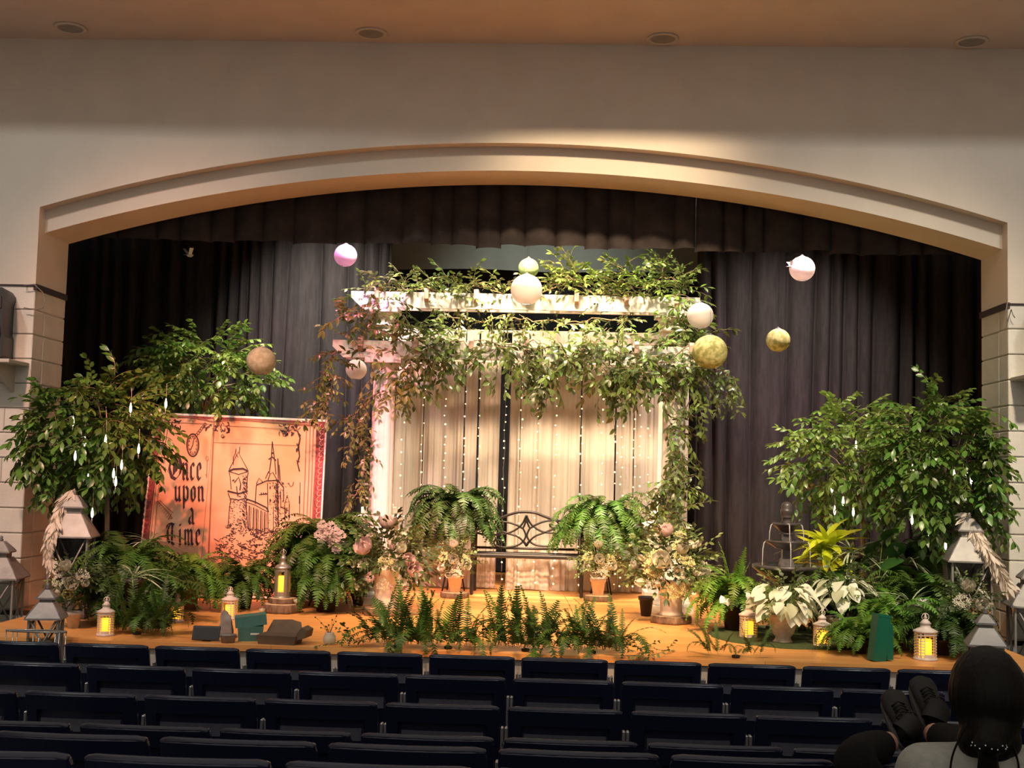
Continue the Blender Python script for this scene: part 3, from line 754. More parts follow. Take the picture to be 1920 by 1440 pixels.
def patch(name, mat, u0, u1, v0, v1, off, nu=6, nv=6, wob=0.0):
    m = MB()
    def fn(a, c):
        p = face(u0+(u1-u0)*a, v0+(v1-v0)*(1-c)); k = off
        if wob: k += wob*noise.noise(Vector((a*5, c*6, u0*9)))
        return L_(p+n_b*k)
    m.grid(fn, nu, nv); return m.build(name, mat, t)
patch('cover_border', 'book_border', .008, .992, .012, .99, .002)
patch('left_page', 'parchment', .045, .345, .028, .985, .006, 14, 18, .003)
patch('right_page', 'parchment', .347, .945, .028, .985, .006, 20, 18, .003)
def ink(name, mat, strokes, parent=t, off=.011):
    m = MB()
    for pts, wd in strokes:
        L = [bk(x, y, off) for x, y in pts]; hw = wd*1.25/2/PXM(1.45)
        vs = []
        for i, p in enumerate(L):
            d = L[min(i+1, len(L)-1)]-L[max(i-1, 0)]
            if d.length < 1e-7: d = Vector((1, 0, 0))
            s = n_b.cross(d).normalized()*hw; vs += [L_(p-s), L_(p+s)]
        m.add(vs, [(2*i, 2*i+1, 2*i+3, 2*i+2) for i in range(len(L)-1)])
    return m.build(name, mat, parent)
# page edge lines and spine
S = []
for k, x in enumerate((300, 305, 311)): S.append(([(x, 786), (x-11, 900), (x-22, 1010), (x-27, 1060)], 1.0))
for k, x in enumerate((575, 582, 588, 594)): S.append(([(x, 800), (x-3, 900), (x-8, 1010)], 1.0))
S.append(([(402, 790), (398, 880), (392, 1032), (390, 1065)], 2.2))
S.append(([(300, 779), (360, 783), (402, 791), (440, 787), (520, 792), (596, 799)], 2.6))
S.append(([(314, 792), (400, 796)], .8)); S.append(([(404, 798), (560, 806)], .8)); S.append(([(400, 830), (560, 836)], .7))
ink('page_lines', 'ink_soft', S)
# lettering, drawn with a broad slanted nib like the blackletter on the page
GL = {'O': [[(.62, .98), (.2, .8), (.08, .45), (.25, .1), (.55, .02), (.85, .25), (.95, .6), (.8, .9), (.62, .98)], [(.45, .85), (.40, .2)], [(.62, .78), (.58, .35)]],
      'n': [[(.1, .62), (.22, .7), (.22, .08), (.34, .0)], [(.22, .55), (.5, .7), (.68, .6), (.68, .08), (.82, .0)]],
      'c': [[(.7, .58), (.5, .7), (.22, .56), (.22, .14), (.45, 0), (.72, .12)]],
      'e': [[(.25, .36), (.68, .46), (.62, .62), (.45, .7), (.22, .56), (.22, .14), (.45, 0), (.74, .14)]],
      'u': [[(.08, .62), (.2, .7), (.2, .12), (.42, 0), (.66, .16)], [(.54, .62), (.66, .7), (.66, .08), (.8, .0)]],
      'p': [[(.1, .66), (.22, .74), (.22, -.34)], [(.22, .58), (.5, .7), (.7, .56), (.7, .14), (.48, .0), (.22, .12)]],
      'o': [[(.45, .7), (.2, .56), (.2, .14), (.45, 0), (.7, .14), (.7, .56), (.45, .7)]],
      'a': [[(.2, .62), (.45, .72), (.66, .56), (.66, .06), (.82, .0)], [(.66, .4), (.3, .32), (.2, .14), (.4, 0), (.66, .12)]],
      'T': [[(.0, .72), (.12, .88), (.4, .92), (.7, .86), (.95, .98)], [(.55, .88), (.5, .4), (.5, .08), (.68, .0)], [(.3, .86), (.1, .6), (.12, .25), (.3, .08)]],
      'i': [[(.1, .62), (.25, .7), (.25, .08), (.4, .0)], [(.24, .92), (.36, .86)]],
      'm': [[(.05, .62), (.15, .7), (.15, .08), (.22, .0)], [(.15, .55), (.33, .7), (.44, .6), (.44, .08), (.52, 0)], [(.44, .55), (.62, .7), (.75, .6), (.75, .08), (.88, 0)]]}
def letter(ch, x0, yb, w_, h_, slope, nib):
    m = MB(); out = []
    for st in GL[ch]:
        pts = [Vector((x0+w_*a, yb-h_*b+slope*(w_*a), 0)) for a, b in st]
        dense = []
        for i in range(len(pts)-1):
            for k in range(3): dense.append(pts[i].lerp(pts[i+1], k/3))
        dense.append(pts[-1])
        nb = Vector((nib*.72, -nib*.70, 0))/2
        vs = []
        for p in dense:
            for q in (p-nb, p+nb): vs.append(L_(bk(q.x, q.y, .012)))
        m.add(vs, [(2*i, 2*i+1, 2*i+3, 2*i+2) for i in range(len(dense)-1)])
    return m.build('letter', 'ink', t)
letter('O', 316, 899, 26, 46, .05, 6.0)
for ch, x, w_ in (('n', 341, 15), ('c', 356, 12), ('e', 368, 13)): letter(ch, x, 900, w_, 46, .05, 5.0)
for ch, x, w_ in (('u', 327, 15), ('p', 342, 15), ('o', 357, 13), ('n', 370, 15)): letter(ch, x, 940, w_, 40, .02, 5.0)
letter('a', 352, 983, 15, 42, .02, 4.8)
letter('T', 313, 1022, 20, 44, .02, 5.2)
for ch, x, w_ in (('i', 336, 8), ('m', 345, 20), ('e', 366, 13)): letter(ch, x, 1022, w_, 42, .02, 4.8)
# pocket watch
S = [([(362+11*math.cos(a), 835+21*math.sin(a)) for a in arc(0, 2*math.pi, 28)], 2.0), ([(362+8.6*math.cos(a), 835+17.5*math.sin(a)) for a in arc(0, 2*math.pi, 28)], .6)]
for k in range(12):
    a = k*math.pi/6; S.append(([(362+6.4*math.cos(a), 835+13*math.sin(a)), (362+8*math.cos(a), 835+16.3*math.sin(a))], 1.2))
S += [([(362, 835), (357, 845)], 1.0), ([(362, 835), (364, 822)], 1.0)]
x, y = 369, 816
while x < 385: S.append(([(x+2.2*math.cos(a), y+2.8*math.sin(a)) for a in arc(0, 2*math.pi, 10)], .7)); x += 3.2; y -= 4
ink('watch_drawing', 'ink', S)
# key and quill
S = [([(389+2.4*math.cos(a), 860+4*math.sin(a)) for a in arc(0, 6.28, 10)], .8), ([(389, 864), (388, 896)], .9), ([(388, 890), (385, 891)], .8)]
S += [([(296, 940), (306, 950), (318, 964), (324, 972)], 1.2), ([(300, 938), (312, 950), (325, 962)], 1.0), ([(324, 972), (316, 974), (322, 964)], 1.6)]
for k in range(9): S.append(([(298+3*k, 940+3.4*k), (292+3*k, 942+4.2*k)], .6))
ink('quill_and_key_drawing', 'ink_soft', S)
# corner vines
S = []
rnd = random.Random(5)
def leafy(x, y, n, sx, sy):
    for _ in range(n):
        cx_, cy_ = x+rnd.uniform(-sx, sx), y+rnd.uniform(-sy, sy); a = rnd.uniform(0, 6.3); l = rnd.uniform(2, 4.4)
        S.append(([(cx_-l*math.cos(a), cy_-l*math.sin(a)), (cx_+l*.3*math.sin(a), cy_-l*.3*math.cos(a)), (cx_+l*math.cos(a), cy_+l*math.sin(a))], rnd.uniform(.9, 2.2)))
leafy(327, 797, 16, 11, 8); leafy(395, 800, 12, 12, 7); leafy(424, 803, 14, 10, 9); leafy(545, 806, 26, 19, 10); leafy(530, 813, 6, 6, 4)
S.append(([(558, 808), (563, 822), (560, 838), (562, 856), (558, 868), (562, 884)], 2.0)); leafy(559, 850, 8, 4, 18)
S.append(([(418+4*math.cos(a)*(1-a/14), 818+4*math.sin(a)*(1-a/14)) for a in arc(0, 9, 18)], .8))
S.append(([(316, 800), (311, 830), (309, 870)], .7))
ink('vine_drawing', 'ink', S)
# the castle, an ordinary round keep with a viaduct and a spired hall behind it
S = []
def pl(*p, w_=1.1): S.append((list(p), w_))
pl((428, 990), (431, 950), (434, 935)); pl((465, 992), (463, 960), (462, 935)); pl((427, 921), (448, 926), (465, 921), w_=2.4); pl((428, 925), (432, 935), (448, 938), (462, 934), w_=1.4)
pl((434, 918), (432, 895), (430, 885)); pl((463, 917), (464, 895), (466, 886)); pl((429, 884), (438, 880), (456, 879), (466, 884), w_=2.6); pl((429, 884), (448, 890), (466, 884))
pl((430, 881), (447, 848), (465, 881)); pl((438, 872), (438, 858), (442, 850), (447, 858)); pl((442, 850), (443, 842)); pl((449, 850), (450, 838))
pl((440, 905), (448, 895), (452, 908), (450, 920), w_=1.6); pl((444, 912), (446, 930), (452, 932), w_=1.4); pl((436, 902), (440, 900), w_=2)
pl((456, 900), (460, 897), w_=2)
pl((463, 936), (480, 942), (500, 952), (504, 960), w_=2.0); pl((463, 942), (480, 948), (502, 960), w_=1.0)
for x in (468, 476, 482, 490, 497): pl((x, 946+(x-463)*.42), (x-1, 992+(x-463)*.22), w_=1.5); pl((x+3, 948+(x-463)*.42), (x+2, 993+(x-463)*.22), w_=.7)
pl((481, 910), (479, 945)); pl((481, 910), (500, 902), (521, 901), (532, 914), w_=1.6); pl((486, 928), (502, 926)); pl((502, 906), (503, 1000)); pl((521, 902), (522, 985), w_=1.4); pl((513, 950), (513, 998), w_=.8)
pl((481, 908), (486, 897), (494, 905)); pl((502, 902), (507, 889), (512, 886), (520, 900)); pl((507, 889), (504, 884), (498, 898))
pl((505, 888), (509, 860), (511, 828), w_=1.3); pl((518, 890), (515, 860), (511, 828), w_=1.3); pl((504, 862), (511, 857), (518, 864), w_=2); pl((509, 850), (514, 850), w_=2.2)
pl((522, 898), (521, 860)); pl((526, 902), (524, 872)); pl((522, 860), (524, 902), w_=.8)
pl((532, 914), (532, 940), w_=1.4); pl((526, 920), (527, 950), w_=1); pl((534, 945), (539, 930), (543, 944)); pl((534, 946), (535, 980)); pl((543, 945), (542, 976), w_=1.2); pl((526, 950), (541, 958), w_=1.4)
for x in (490, 494, 498): pl((x, 924), (x+1.5, 928), w_=1.5)
for x, y in ((507, 912), (515, 912), (507, 936), (515, 938), (526, 928)): pl((x, y), (x, y+5), w_=1.8)
for _ in range(260):            # stonework and shadow hatching
    if rnd.random() < .6: x = rnd.uniform(429, 463); y = rnd.uniform(936, 1000)
    else: x = rnd.uniform(503, 540); y = rnd.uniform(900, 985)
    pl((x, y), (x+rnd.uniform(1.5, 3.5), y+rnd.uniform(-.4, 1)), w_=rnd.uniform(.5, .9))
for _ in range(80):
    x = rnd.uniform(454, 462); y = rnd.uniform(890, 990); pl((x, y), (x+3, y+rnd.uniform(2, 5)), w_=.8)
    x = rnd.uniform(515, 521); y = rnd.uniform(895, 985); pl((x, y), (x+3, y+4), w_=.8)
for _ in range(300):            # bushes and rocks
    x = rnd.uniform(408, 552); yb = 1000-10*math.exp(-((x-450)/30)**2); y = rnd.uniform(yb-8, 1048) if x < 530 else rnd.uniform(985, 1035)
    if x < 425 and y < 1010: continue
    r_ = rnd.uniform(1.5, 4.5); a0 = rnd.uniform(0, 6.3)
    pl(*[(x+r_*math.cos(a0+q)*1.2, y+r_*.8*math.sin(a0+q)) for q in arc(0, rnd.uniform(2, 4), 5)], w_=rnd.uniform(.6, 1.1))
for _ in range(22): x = rnd.uniform(395, 480); y = rnd.uniform(1010, 1050); pl((x, y), (x+rnd.uniform(4, 14), y+rnd.uniform(2, 8)), w_=1)
pl((541, 905), (545, 913), (549, 911), (551, 904), w_=1.0); pl((563, 905), (562, 965), w_=.8); pl((562, 930), (562, 945), w_=1.8)
ink('castle_drawing', 'ink', S)
# scroll ornament down the outer border
S = []
for k in range(24):
    y = 800+k*10.5; x = 604-(y-800)*.045
    S.append(([(x+3.4*math.cos(a), y+4.2*math.sin(a)) for a in arc(.5, 4.6, 7)], 1.0))
for k in range(22):
    y = 800+k*11; x = 291-(y-775)*.1
    S.append(([(x+2.4*math.cos(a), y+4*math.sin(a)) for a in arc(.5, 4.6, 6)], .8))
ink('border_scroll', 'parchment', S, off=.006)
# prop struts that keep the board upright
m = MB()
for u in (.15, .85):
    a_ = face(u, .35)+n_b*-.03; m.tube([L_(a_), L_(Vector((a_.x, a_.y+.45, .0)))], .015, 6)
m.build('prop_strut', 'board_white', t)
# ================================================================== leaf, frond and flower meshes (shared by all their copies)
RN = random.Random(11)
def blade(m, base, dirv, up, L, Wd, n=4, droop=.25, mi=0, fold=.15, tipw=0.0, prof=None):
    """a leaf: a strip of quads with a mid-fold, growing from base along dirv"""
    d = Vector(dirv).normalized(); u = Vector(up); u = (u-d*u.dot(d))
    if u.length < 1e-5: u = d.orthogonal()
    u.normalize(); s = d.cross(u)
    vs = []
    for i in range(n+1):
        t = i/n; w_ = (math.sin(math.pi*min(1, (t*.93+.05)))**.8 if prof is None else prof(t))*Wd/2
        if i == n and prof is None: w_ = tipw
        c = Vector(base)+d*(L*t*(1-.15*droop*t))-u*(L*droop*t*t)
        vs += [c-s*w_+u*(fold*w_), c, c+s*w_+u*(fold*w_)]
    fs = []
    for i in range(n):
        a = i*3; fs += [(a, a+1, a+4, a+3), (a+1, a+2, a+5, a+4)]
    m.add(vs, fs, mi, True)
def sprig_mesh(name, mat, n, L, ll, lw, droop, seed, twig='twig', curl=.3, alt=True):
    r = random.Random(seed); m = MB(); pts = []
    for i in range(n+1):
        t = i/n; pts.append(Vector((L*t, curl*L*.4*math.sin(t*2.5+seed), -droop*L*t*t)))
    m.tube(pts, [.0035*(1-.6*i/n)*max(.6, L/.3) for i in range(n+1)], 3, 1)
    for i in range(1, n+1):
        p = pts[i]; d = (pts[i]-pts[i-1]).normalized()
        for sgn in ((1, -1) if not alt else ((1,) if i % 2 else (-1,))):
            a = r.uniform(.6, 1.2); side = Vector((0, sgn, r.uniform(-.6, .5))).normalized()
            dv = d*math.cos(a)+side*math.sin(a)+Vector((0, 0, r.uniform(-.4, .15)))
            blade(m, p, dv, Vector((r.uniform(-.3, .3), r.uniform(-.3, .3), 1)), ll*r.uniform(.7, 1.15), lw*r.uniform(.8, 1.1), 3, r.uniform(.1, .4), 0, .2)
    blade(m, pts[-1], pts[-1]-pts[-2], (0, 0, 1), ll, lw, 3, .2)
    return m.mesh(name, [mat, twig])
def frond_mesh(mat, L, Wd, lift, droop, seed, n=24, twist=0.0, name='frond'):
    r = random.Random(seed); m = MB(); pts = []; a = lift
    p = Vector((0, 0, 0)); st = L/n
    for i in range(n+1):
        pts.append(p.copy()); p = p+Vector((math.cos(a)*st, twist*st*math.sin(i/n*2), math.sin(a)*st)); a -= droop/n*(.5+1.2*i/n)
    m.tube([pts[i] for i in range(0, n+1, 3)], [.0028*(1-.7*i/n) for i in range(0, n+1, 3)], 3, 0)
    for i in range(2, n+1):
        t = i/n; l = Wd*(math.sin(math.pi*(t*.86+.14))**.65)*r.uniform(.85, 1.1)
        d = (pts[min(i+1, n)]-pts[i-1]).normalized(); up = Vector((-d.z, 0, d.x))
        for s in (-1, 1):
            side = Vector((0, s, 0)); dv = (side+d*r.uniform(.25, .55)+up*r.uniform(-.35, .15)).normalized()
            b = pts[i]; tip = b+dv*l-up*(l*.12); ww = st*.46
            m.add([b-d*ww, b+d*ww, tip+d*ww*.35, tip-d*ww*.25], [(0, 1, 2, 3)], 0, False)
    return m.mesh(name, mat)
FR = {}
for mat in ('fern_green', 'fern_bright', 'fern_dark'):
    FR[mat] = [frond_mesh(mat, .62, .078, lf, dr, i*3+1, twist=tw) for i, (lf, dr, tw) in enumerate(((1.2, 2.9, .1), (1.0, 2.7, -.2), (.75, 2.4, .2), (.5, 2.2, -.1), (1.3, 2.3, .15), (.2, 1.7, .1)))]
    FR[mat+'_hang'] = [frond_mesh(mat, .62, .070, lf, dr, i*7+4, twist=tw) for i, (lf, dr, tw) in enumerate(((.25, 2.0, .1), (-.1, 1.4, -.15), (-.35, 1.1, .1), (.5, 2.6, -.1)))]
    FR[mat+'_up'] = [frond_mesh(mat, .62, .058, lf, dr, i*5+2, twist=tw) for i, (lf, dr, tw) in enumerate(((1.45, .35, .05), (1.3, .7, -.1), (1.1, 1.1, .1)))]
DEAD = [frond_mesh('dead_frond', .45, .014, 1.3, 1.5, 77, 14), frond_mesh('dead_frond', .45, .012, 1.4, .5, 78, 12), frond_mesh('dead_frond', .5, .016, 1.1, 2.2, 79, 14)]
VINE = [sprig_mesh('vine_sprig', 'vine_leaf', 9, .30, .088, .036, .35, i, curl=.5) for i in range(5)]
VLIGHT = [sprig_mesh('vine_sprig', 'ficus_leaf_light', 7, .26, .080, .034, .2, i+20, curl=.5) for i in range(3)]
FIC = [sprig_mesh('leafy_twig', 'ficus_leaf', 10, .30, .092, .046, .55, i+40, curl=.3) for i in range(5)]
FICL = [sprig_mesh('leafy_twig', 'ficus_leaf_light', 10, .28, .084, .040, .45, i+60, curl=.3) for i in range(5)]
FILL = [sprig_mesh('foliage_sprig', 'filler_leaf', 7, .20, .045, .022, .15, i+80, 'stem_green') for i in range(4)]
FILD = [sprig_mesh('foliage_sprig', 'dark_filler_leaf', 7, .20, .055, .026, .2, i+90, 'stem_green') for i in range(4)]
def bloom_mesh(kind, mat, seed, name):
    r = random.Random(seed); m = MB()
    def petal(L, Wd, tilt, az, cup, base=0.0, n=4, zb=0.0):
        ca, sa = math.cos(az), math.sin(az)
        def fn(u, v):
            x = base+L*v*math.cos(tilt+cup*v); z = zb+L*v*math.sin(tilt+cup*v)
            w_ = Wd*(u-.5)*math.sin(math.pi*min(1, .12+.80*v))**.7
            x -= abs(u-.5)**2*Wd*.5*math.cos(tilt); z += abs(u-.5)**2*Wd*1.1*math.cos(tilt)
            return (x*ca-w_*sa, x*sa+w_*ca, z)
        m.grid(fn, 4, n)
    if kind == 'rose':
        for k, (np_, L, Wd, ti, cu) in enumerate(((3, .030, .035, 1.35, .3), (4, .036, .042, 1.1, .45), (5, .043, .050, .75, .6), (6, .050, .055, .35, .6))):
            for j in range(np_): petal(L, Wd, ti, 6.283*j/np_+k*.7+r.uniform(-.2, .2), cu, .004)
    elif kind == 'peony':
        for k, (np_, L, Wd, ti, cu) in enumerate(((4, .045, .05, 1.2, .5), (5, .06, .07, .8, .6), (6, .075, .085, .3, .55))):
            for j in range(np_): petal(L, Wd, ti, 6.283*j/np_+k*.5+r.uniform(-.25, .25), cu, .005)
        m.sphere((0, 0, .02), .014, 8, 5)
    elif kind == 'anemone':
        for j in range(7): petal(.045, .045, .35, 6.283*j/7, .4, .004)
        m.sphere((0, 0, .010), .013, 8, 5, 1)
    elif kind == 'bud':
        for j in range(5): petal(.055, .045, 1.35, 6.283*j/5, .28, .010)
    elif kind == 'cluster':
        for j in range(26):
            a = r.uniform(0, 6.28); q = r.uniform(0, 1)**.5*.05; z = .03*(1-(q/.05)**2)+r.uniform(-.008, .008); c = Vector((q*math.cos(a), q*math.sin(a), z))
            for k in range(4):
                b = k*1.571+a; m.add([c, c+Vector((.012*math.cos(b-.5), .012*math.sin(b-.5), .005)), c+Vector((.017*math.cos(b), .017*math.sin(b), .004)), c+Vector((.012*math.cos(b+.5), .012*math.sin(b+.5), .005))], [(0, 1, 2, 3)])
    return m.mesh(name, [mat, 'dark_filler_leaf'])
BL = {}
for k, mt in (('rose', 'white_petal'), ('rose', 'cream_petal'), ('peony', 'pink_petal'), ('peony', 'white_petal'), ('anemone', 'white_petal'), ('bud', 'white_petal'), ('bud', 'pink_petal'), ('cluster', 'pink_petal'), ('cluster', 'cream_petal'), ('cluster', 'white_petal')):
    BL[(k, mt)] = bloom_mesh(k, mt, 3, {'cluster': 'blossom_cluster', 'bud': 'flower_bud'}.get(k, k))
def orient(dirv, roll=0.0):     # rotation that turns local +X along dirv keeping +Z as high as it can
    d = Vector(dirv).normalized(); z = Vector((0, 0, 1)); z = z-d*z.dot(d)
    if z.length < 1e-4: z = Vector((1, 0, 0))
    z.normalize(); y = z.cross(d); M = Matrix((d, y, z)).transposed()
    return (M @ Matrix.Rotation(roll, 3, 'X')).to_euler()
def orient_z(dirv, roll=0.0):
    return Vector(dirv).to_track_quat('Z', 'Y').to_euler()
def pot_lathe(t, prof, mat, name='pot', n=22, soil=None):
    o = MB().lathe(prof, n).build(name, mat, t)
    if soil: MB().lathe([(0, soil[1]), (soil[0], soil[1])], n).build('soil', 'soil', o)
    return o
def std_pot(t, r, h, mat):
    return pot_lathe(t, [(r*.7, 0), (r*.98, h*.82), (r*1.12, h*.82), (r*1.14, h), (r*1.0, h), (r*.95, h*.88)], mat, soil=(r*.96, h*.88))
# what foliage has to grow round: boxes (x0, x1, y0, y1, z0, z1) and balls
BOX = []; BALL = []
def keep_box(x, y, hx, hy, z0, z1): BOX.append((x-hx, x+hx, y-hy, y+hy, z0, z1))
for cx_, ep, wp, Y_, z_ in ((136, 1004, 94, -.30, 0), (1817, 1050, 94, -.30, 0), (87, 1156, 72, -1.68, -.2), (1848, 1206, 74, -1.68, -.2), (-2, 1081, 100, -.25, -.27), (1935, 1134, 100, -.25, -.27)):
    q_ = P(cx_, ep, Y_); w_ = wp/PXM(Y_)/1.12; keep_box(q_.x, Y_, w_*.44, w_*.44, z_, q_.z); keep_box(q_.x, Y_, w_*.40, w_*.40, q_.z, q_.z+.12); keep_box(q_.x, Y_, w_*.24, w_*.24, q_.z, q_.z+(q_.z-z_)*.6)
for px_, py_, wp, hp_ in ((197, 1192, 32, 73), (331, 1166, 26, 52), (430, 1161, 31, 60), (1403, 1198, 34, 72), (1541, 1214, 33, 68), (1735, 1237, 42, 84), (529, 1148, 44, 116)):
    q_ = G(px_, py_); s_ = PXM(q_.y); keep_box(q_.x, q_.y, wp/s_*.52, wp/s_*.52, 0, hp_/s_)
keep_box(FP.x, FP.y, .27, .27, zb_-.10, zb_+.03); keep_box(FP.x, FP.y, .15, .15, 0, zt_)
for sx_ in (-1, 1): BOX.append((HW, 6, -.02, .7, -1, 4) if sx_ > 0 else (-6, -HW, -.02, .7, -1, 4))
BOX.append((-1.7, 2.0, 2.925, 3.3, 0, 3)); BOX.append((-3.73, 3.73, FRONT, 0, -.8, 0))
for px_, py_, rp_, Y_ in ((987, 543, 30, 1.05), (991, 503, 19.5, 1.9), (1313, 592, 25, 1.05), (1331, 660, 33, .95), (490, 677, 28, 1.0), (668, 693, 20, 1.75), (648, 479, 22, 1.9)):
    BALL.append((P(px_, py_, Y_), rp_/PXM(Y_)+.004))
for x_ in (xl, xr): keep_box(x_, FY, .125, .125, 0, 2.3); keep_box(x_, FY, .185, .185, 0, .1)
for x_ in (xl2, xr2): keep_box(x_, RY, .20, .20, 0, zp); keep_box(x_, RY, .11, .11, zp, 2.9)
BOX.append((bx-bw-.02, bx+bw+.02, BY+.395, BY+.45, .0, 1.0))
for s_ in (-1, 1): keep_box(bx+s_*bw, BY+.2, .022, .25, .53, .66); keep_box(bx+s_*bw, BY, .022, .022, 0, .56)
for px_, Y_, r_, z_ in ((640, 1.30, .14, .62), (1706, -.55, .08, .5), (1770, .15, .165, .27), (1617, 1.05, .165, .27), (198, .15, .165, .27), (1645, .1, .14, .25), (250, -.90, .08, .42), (275, .12, .08, .7), (1700, .2, .08, .6), (1598, .30, .08, .6), (1548, .45, .14, .3)):
    q_ = Vector((P(px_, 1050, Y_).x, Y_, 0)); keep_box(q_.x, q_.y, r_, r_, 0, z_)
for px_, py_, r_, h_ in ((1581, 1205, .12, .19), (1468, 1207, .11, .22), (137, 1178, .06, .12), (1812, 1225, .06, .12), (722, 1152, .12, .40), (1258, 1168, .12, .36)):
    q_ = G(px_, py_); keep_box(q_.x, q_.y, r_, r_, 0, h_)
_smp = {}
def hits(me, M, org, boxes, balls, side=0, floor=True):
    if me.name not in _smp: _smp[me.name] = [v.co.copy() for v in list(me.vertices)[::(2 if len(me.vertices) < 200 else 3)]]
    for c in _smp[me.name]:
        v = M @ c; v = v+org
        if floor and v.z < .002 and v.y > FRONT and abs(v.x) < 3.72: return True
        for b_ in boxes:
            if b_[0] < v.x < b_[1] and b_[2] < v.y < b_[3] and b_[4] < v.z < b_[5]: return True
        for p_, r_ in balls:
            if (v-p_).length < r_: return True
        if side and -3.15 < v.x < -1.66 and v.z < 1.62:
            k_ = (v-Vector((0, BB.y, 0))).dot(n_b)
            if (side > 0 and k_ < .02) or (side < 0 and k_ > -.045): return True
    return False
def near(org, r):
    o_ = Vector(org)
    bx_ = [b_ for b_ in BOX if b_[0]-r < o_.x < b_[1]+r and b_[2]-r < o_.y < b_[3]+r]
    return bx_, [q_ for q_ in BALL if (q_[0]-o_).length < r+1.5]
def fern(label, p, zc, size, n, mat='fern_green', pot=None, stand=False, up=0.0, group=None, dead=0, spread=6.283, az0=0.0, name='boston_fern', cat='fern', hang=.38):
    """p foot on the floor, zc height of the crown above it, size length of the longest fronds"""
    size *= 1.58; n = min(290, int(n*2.3))
    t = thing(name, label, cat, p, 0, group)
    if stand:
        hp = .2; zs = zc-hp+.02
        s = MB(); s.lathe([(.13, zs-.02), (.13, zs)], 18)
        for k in range(4):
            a = k*1.571+.6; s.tube([(.12*math.cos(a), .12*math.sin(a), zs-.01), (.07*math.cos(a), .07*math.sin(a), zs*.5), (.13*math.cos(a), .13*math.sin(a), 0)], .008, 6)
        s.build('plant_stand', 'dark_metal', t)
        o = pot_lathe(t, [(.10, 0), (.14, hp*.82), (.16, hp*.82), (.16, hp), (.14, hp)], pot or 'dark_pot', soil=(.145, hp*.85)); o.location.z = zs
    elif pot: std_pot(t, min(.122, .15*size+.03) if zc > .2 else (.085 if zc > .115 else .06), zc, pot)
    org = Vector(p); bx_, bl_ = near(org, 1.1); bx_ = [b_ for b_ in bx_ if b_[5] == 0 or not (b_[0] < org.x < b_[1] and b_[2] < org.y < b_[3])]; side = 1 if (-3.4 < org.x < -1.3 and org.y < 1.4 and org.y > .2) else 0
    for i in range(n):
        for tr_ in range(18):
            a = az0+spread*((i*.618034) % 1.0)+RN.uniform(-.2, .2)+(RN.uniform(-1.6, 1.6) if tr_ else 0)
            rr = RN.random()
            if RN.random() < up or tr_ > 13: me = RN.choice(FR[mat+'_up'])
            elif RN.random() < hang and tr_ < 6: me = RN.choice(FR[mat+'_hang'])
            else: me = FR[mat][min(5, int(rr*6))]
            s = size/.62*RN.uniform(.55, 1.05)*(1 if tr_ < 5 else .92**(tr_-4))
            loc = Vector((.05*math.cos(a)*RN.random(), .05*math.sin(a)*RN.random(), zc)); ro = Euler((RN.uniform(-.25, .25), RN.uniform(-.15, .15), a))
            if not hits(me, Matrix.LocRotScale(loc, ro, Vector((s, s, s))), org, bx_, bl_, side, org.z > -.1): break
        obj('frond', me, t, loc, ro, s)
    keep_box(org.x, org.y, .13 if zc > .2 else .09, .13 if zc > .2 else .09, org.z, org.z+zc-.02)
    for i in range(dead):
        a = RN.uniform(0, 6.28); obj('frond', RN.choice(DEAD), t, (.04*math.cos(a), .04*math.sin(a), zc), (RN.uniform(-.2, .2), 0, a), size/.6*RN.uniform(.8, 1.2))
    return t
def GP(px, Y): return Vector((P(px, 1100, Y).x, Y, 0))
# ---- left of the stage
fern('large green fern beside the tall lantern below the dark ficus', GP(238, -.28), P(238, 1068, -.28).z, .38, 66, 'fern_green', 'dark_pot')
fern('bright green fern in a terracotta pot below the word Time', GP(352, .42), P(352, 1082, .42).z, .33, 60, 'fern_bright', 'terracotta')
fern('mid green drooping fern right of the terracotta fern, below the castle drawing', GP(455, .62), P(455, 1092, .62).z, .30, 56, 'fern_green', 'dark_pot')
fern('tall weeping fern with pink blossom, between book and flower urn', GP(606, 1.0), P(606, 1030, 1.0).z, .43, 110, 'fern_green', 'dark_pot', stand='dark_pot')
fern('dark fern partly hidden behind the pink flower urn and column', GP(640, 1.30), P(640, 1030, 1.30).z, .28, 40, 'fern_dark', 'dark_pot', stand='dark_pot')
fern('low dark fern on the stage edge below the large green fern', GP(205, -.68), .14, .36, 30, 'fern_dark', 'dark_pot')
fern('bushy fern behind the pierced lantern by the stage wings', GP(278, -.52), .12, .40, 34, 'fern_green', 'dark_pot')
fern('low drooping fern on the floor right of the pewter lantern', GP(612, .55), .34, .34, 70, 'fern_green', 'dark_pot')
# ---- beside the bench
fern('full dark green fern on a stand at the pink-column side of the bench', GP(850, 2.66), P(850, 968, 2.66).z, .43, 110, 'fern_dark', 'basket', stand='basket')
fern('fine-leaved green fern on a stand at the fountain side of the bench', GP(1127, 2.66), P(1127, 983, 2.66).z, .43, 120, 'fern_green', 'basket', stand='basket')
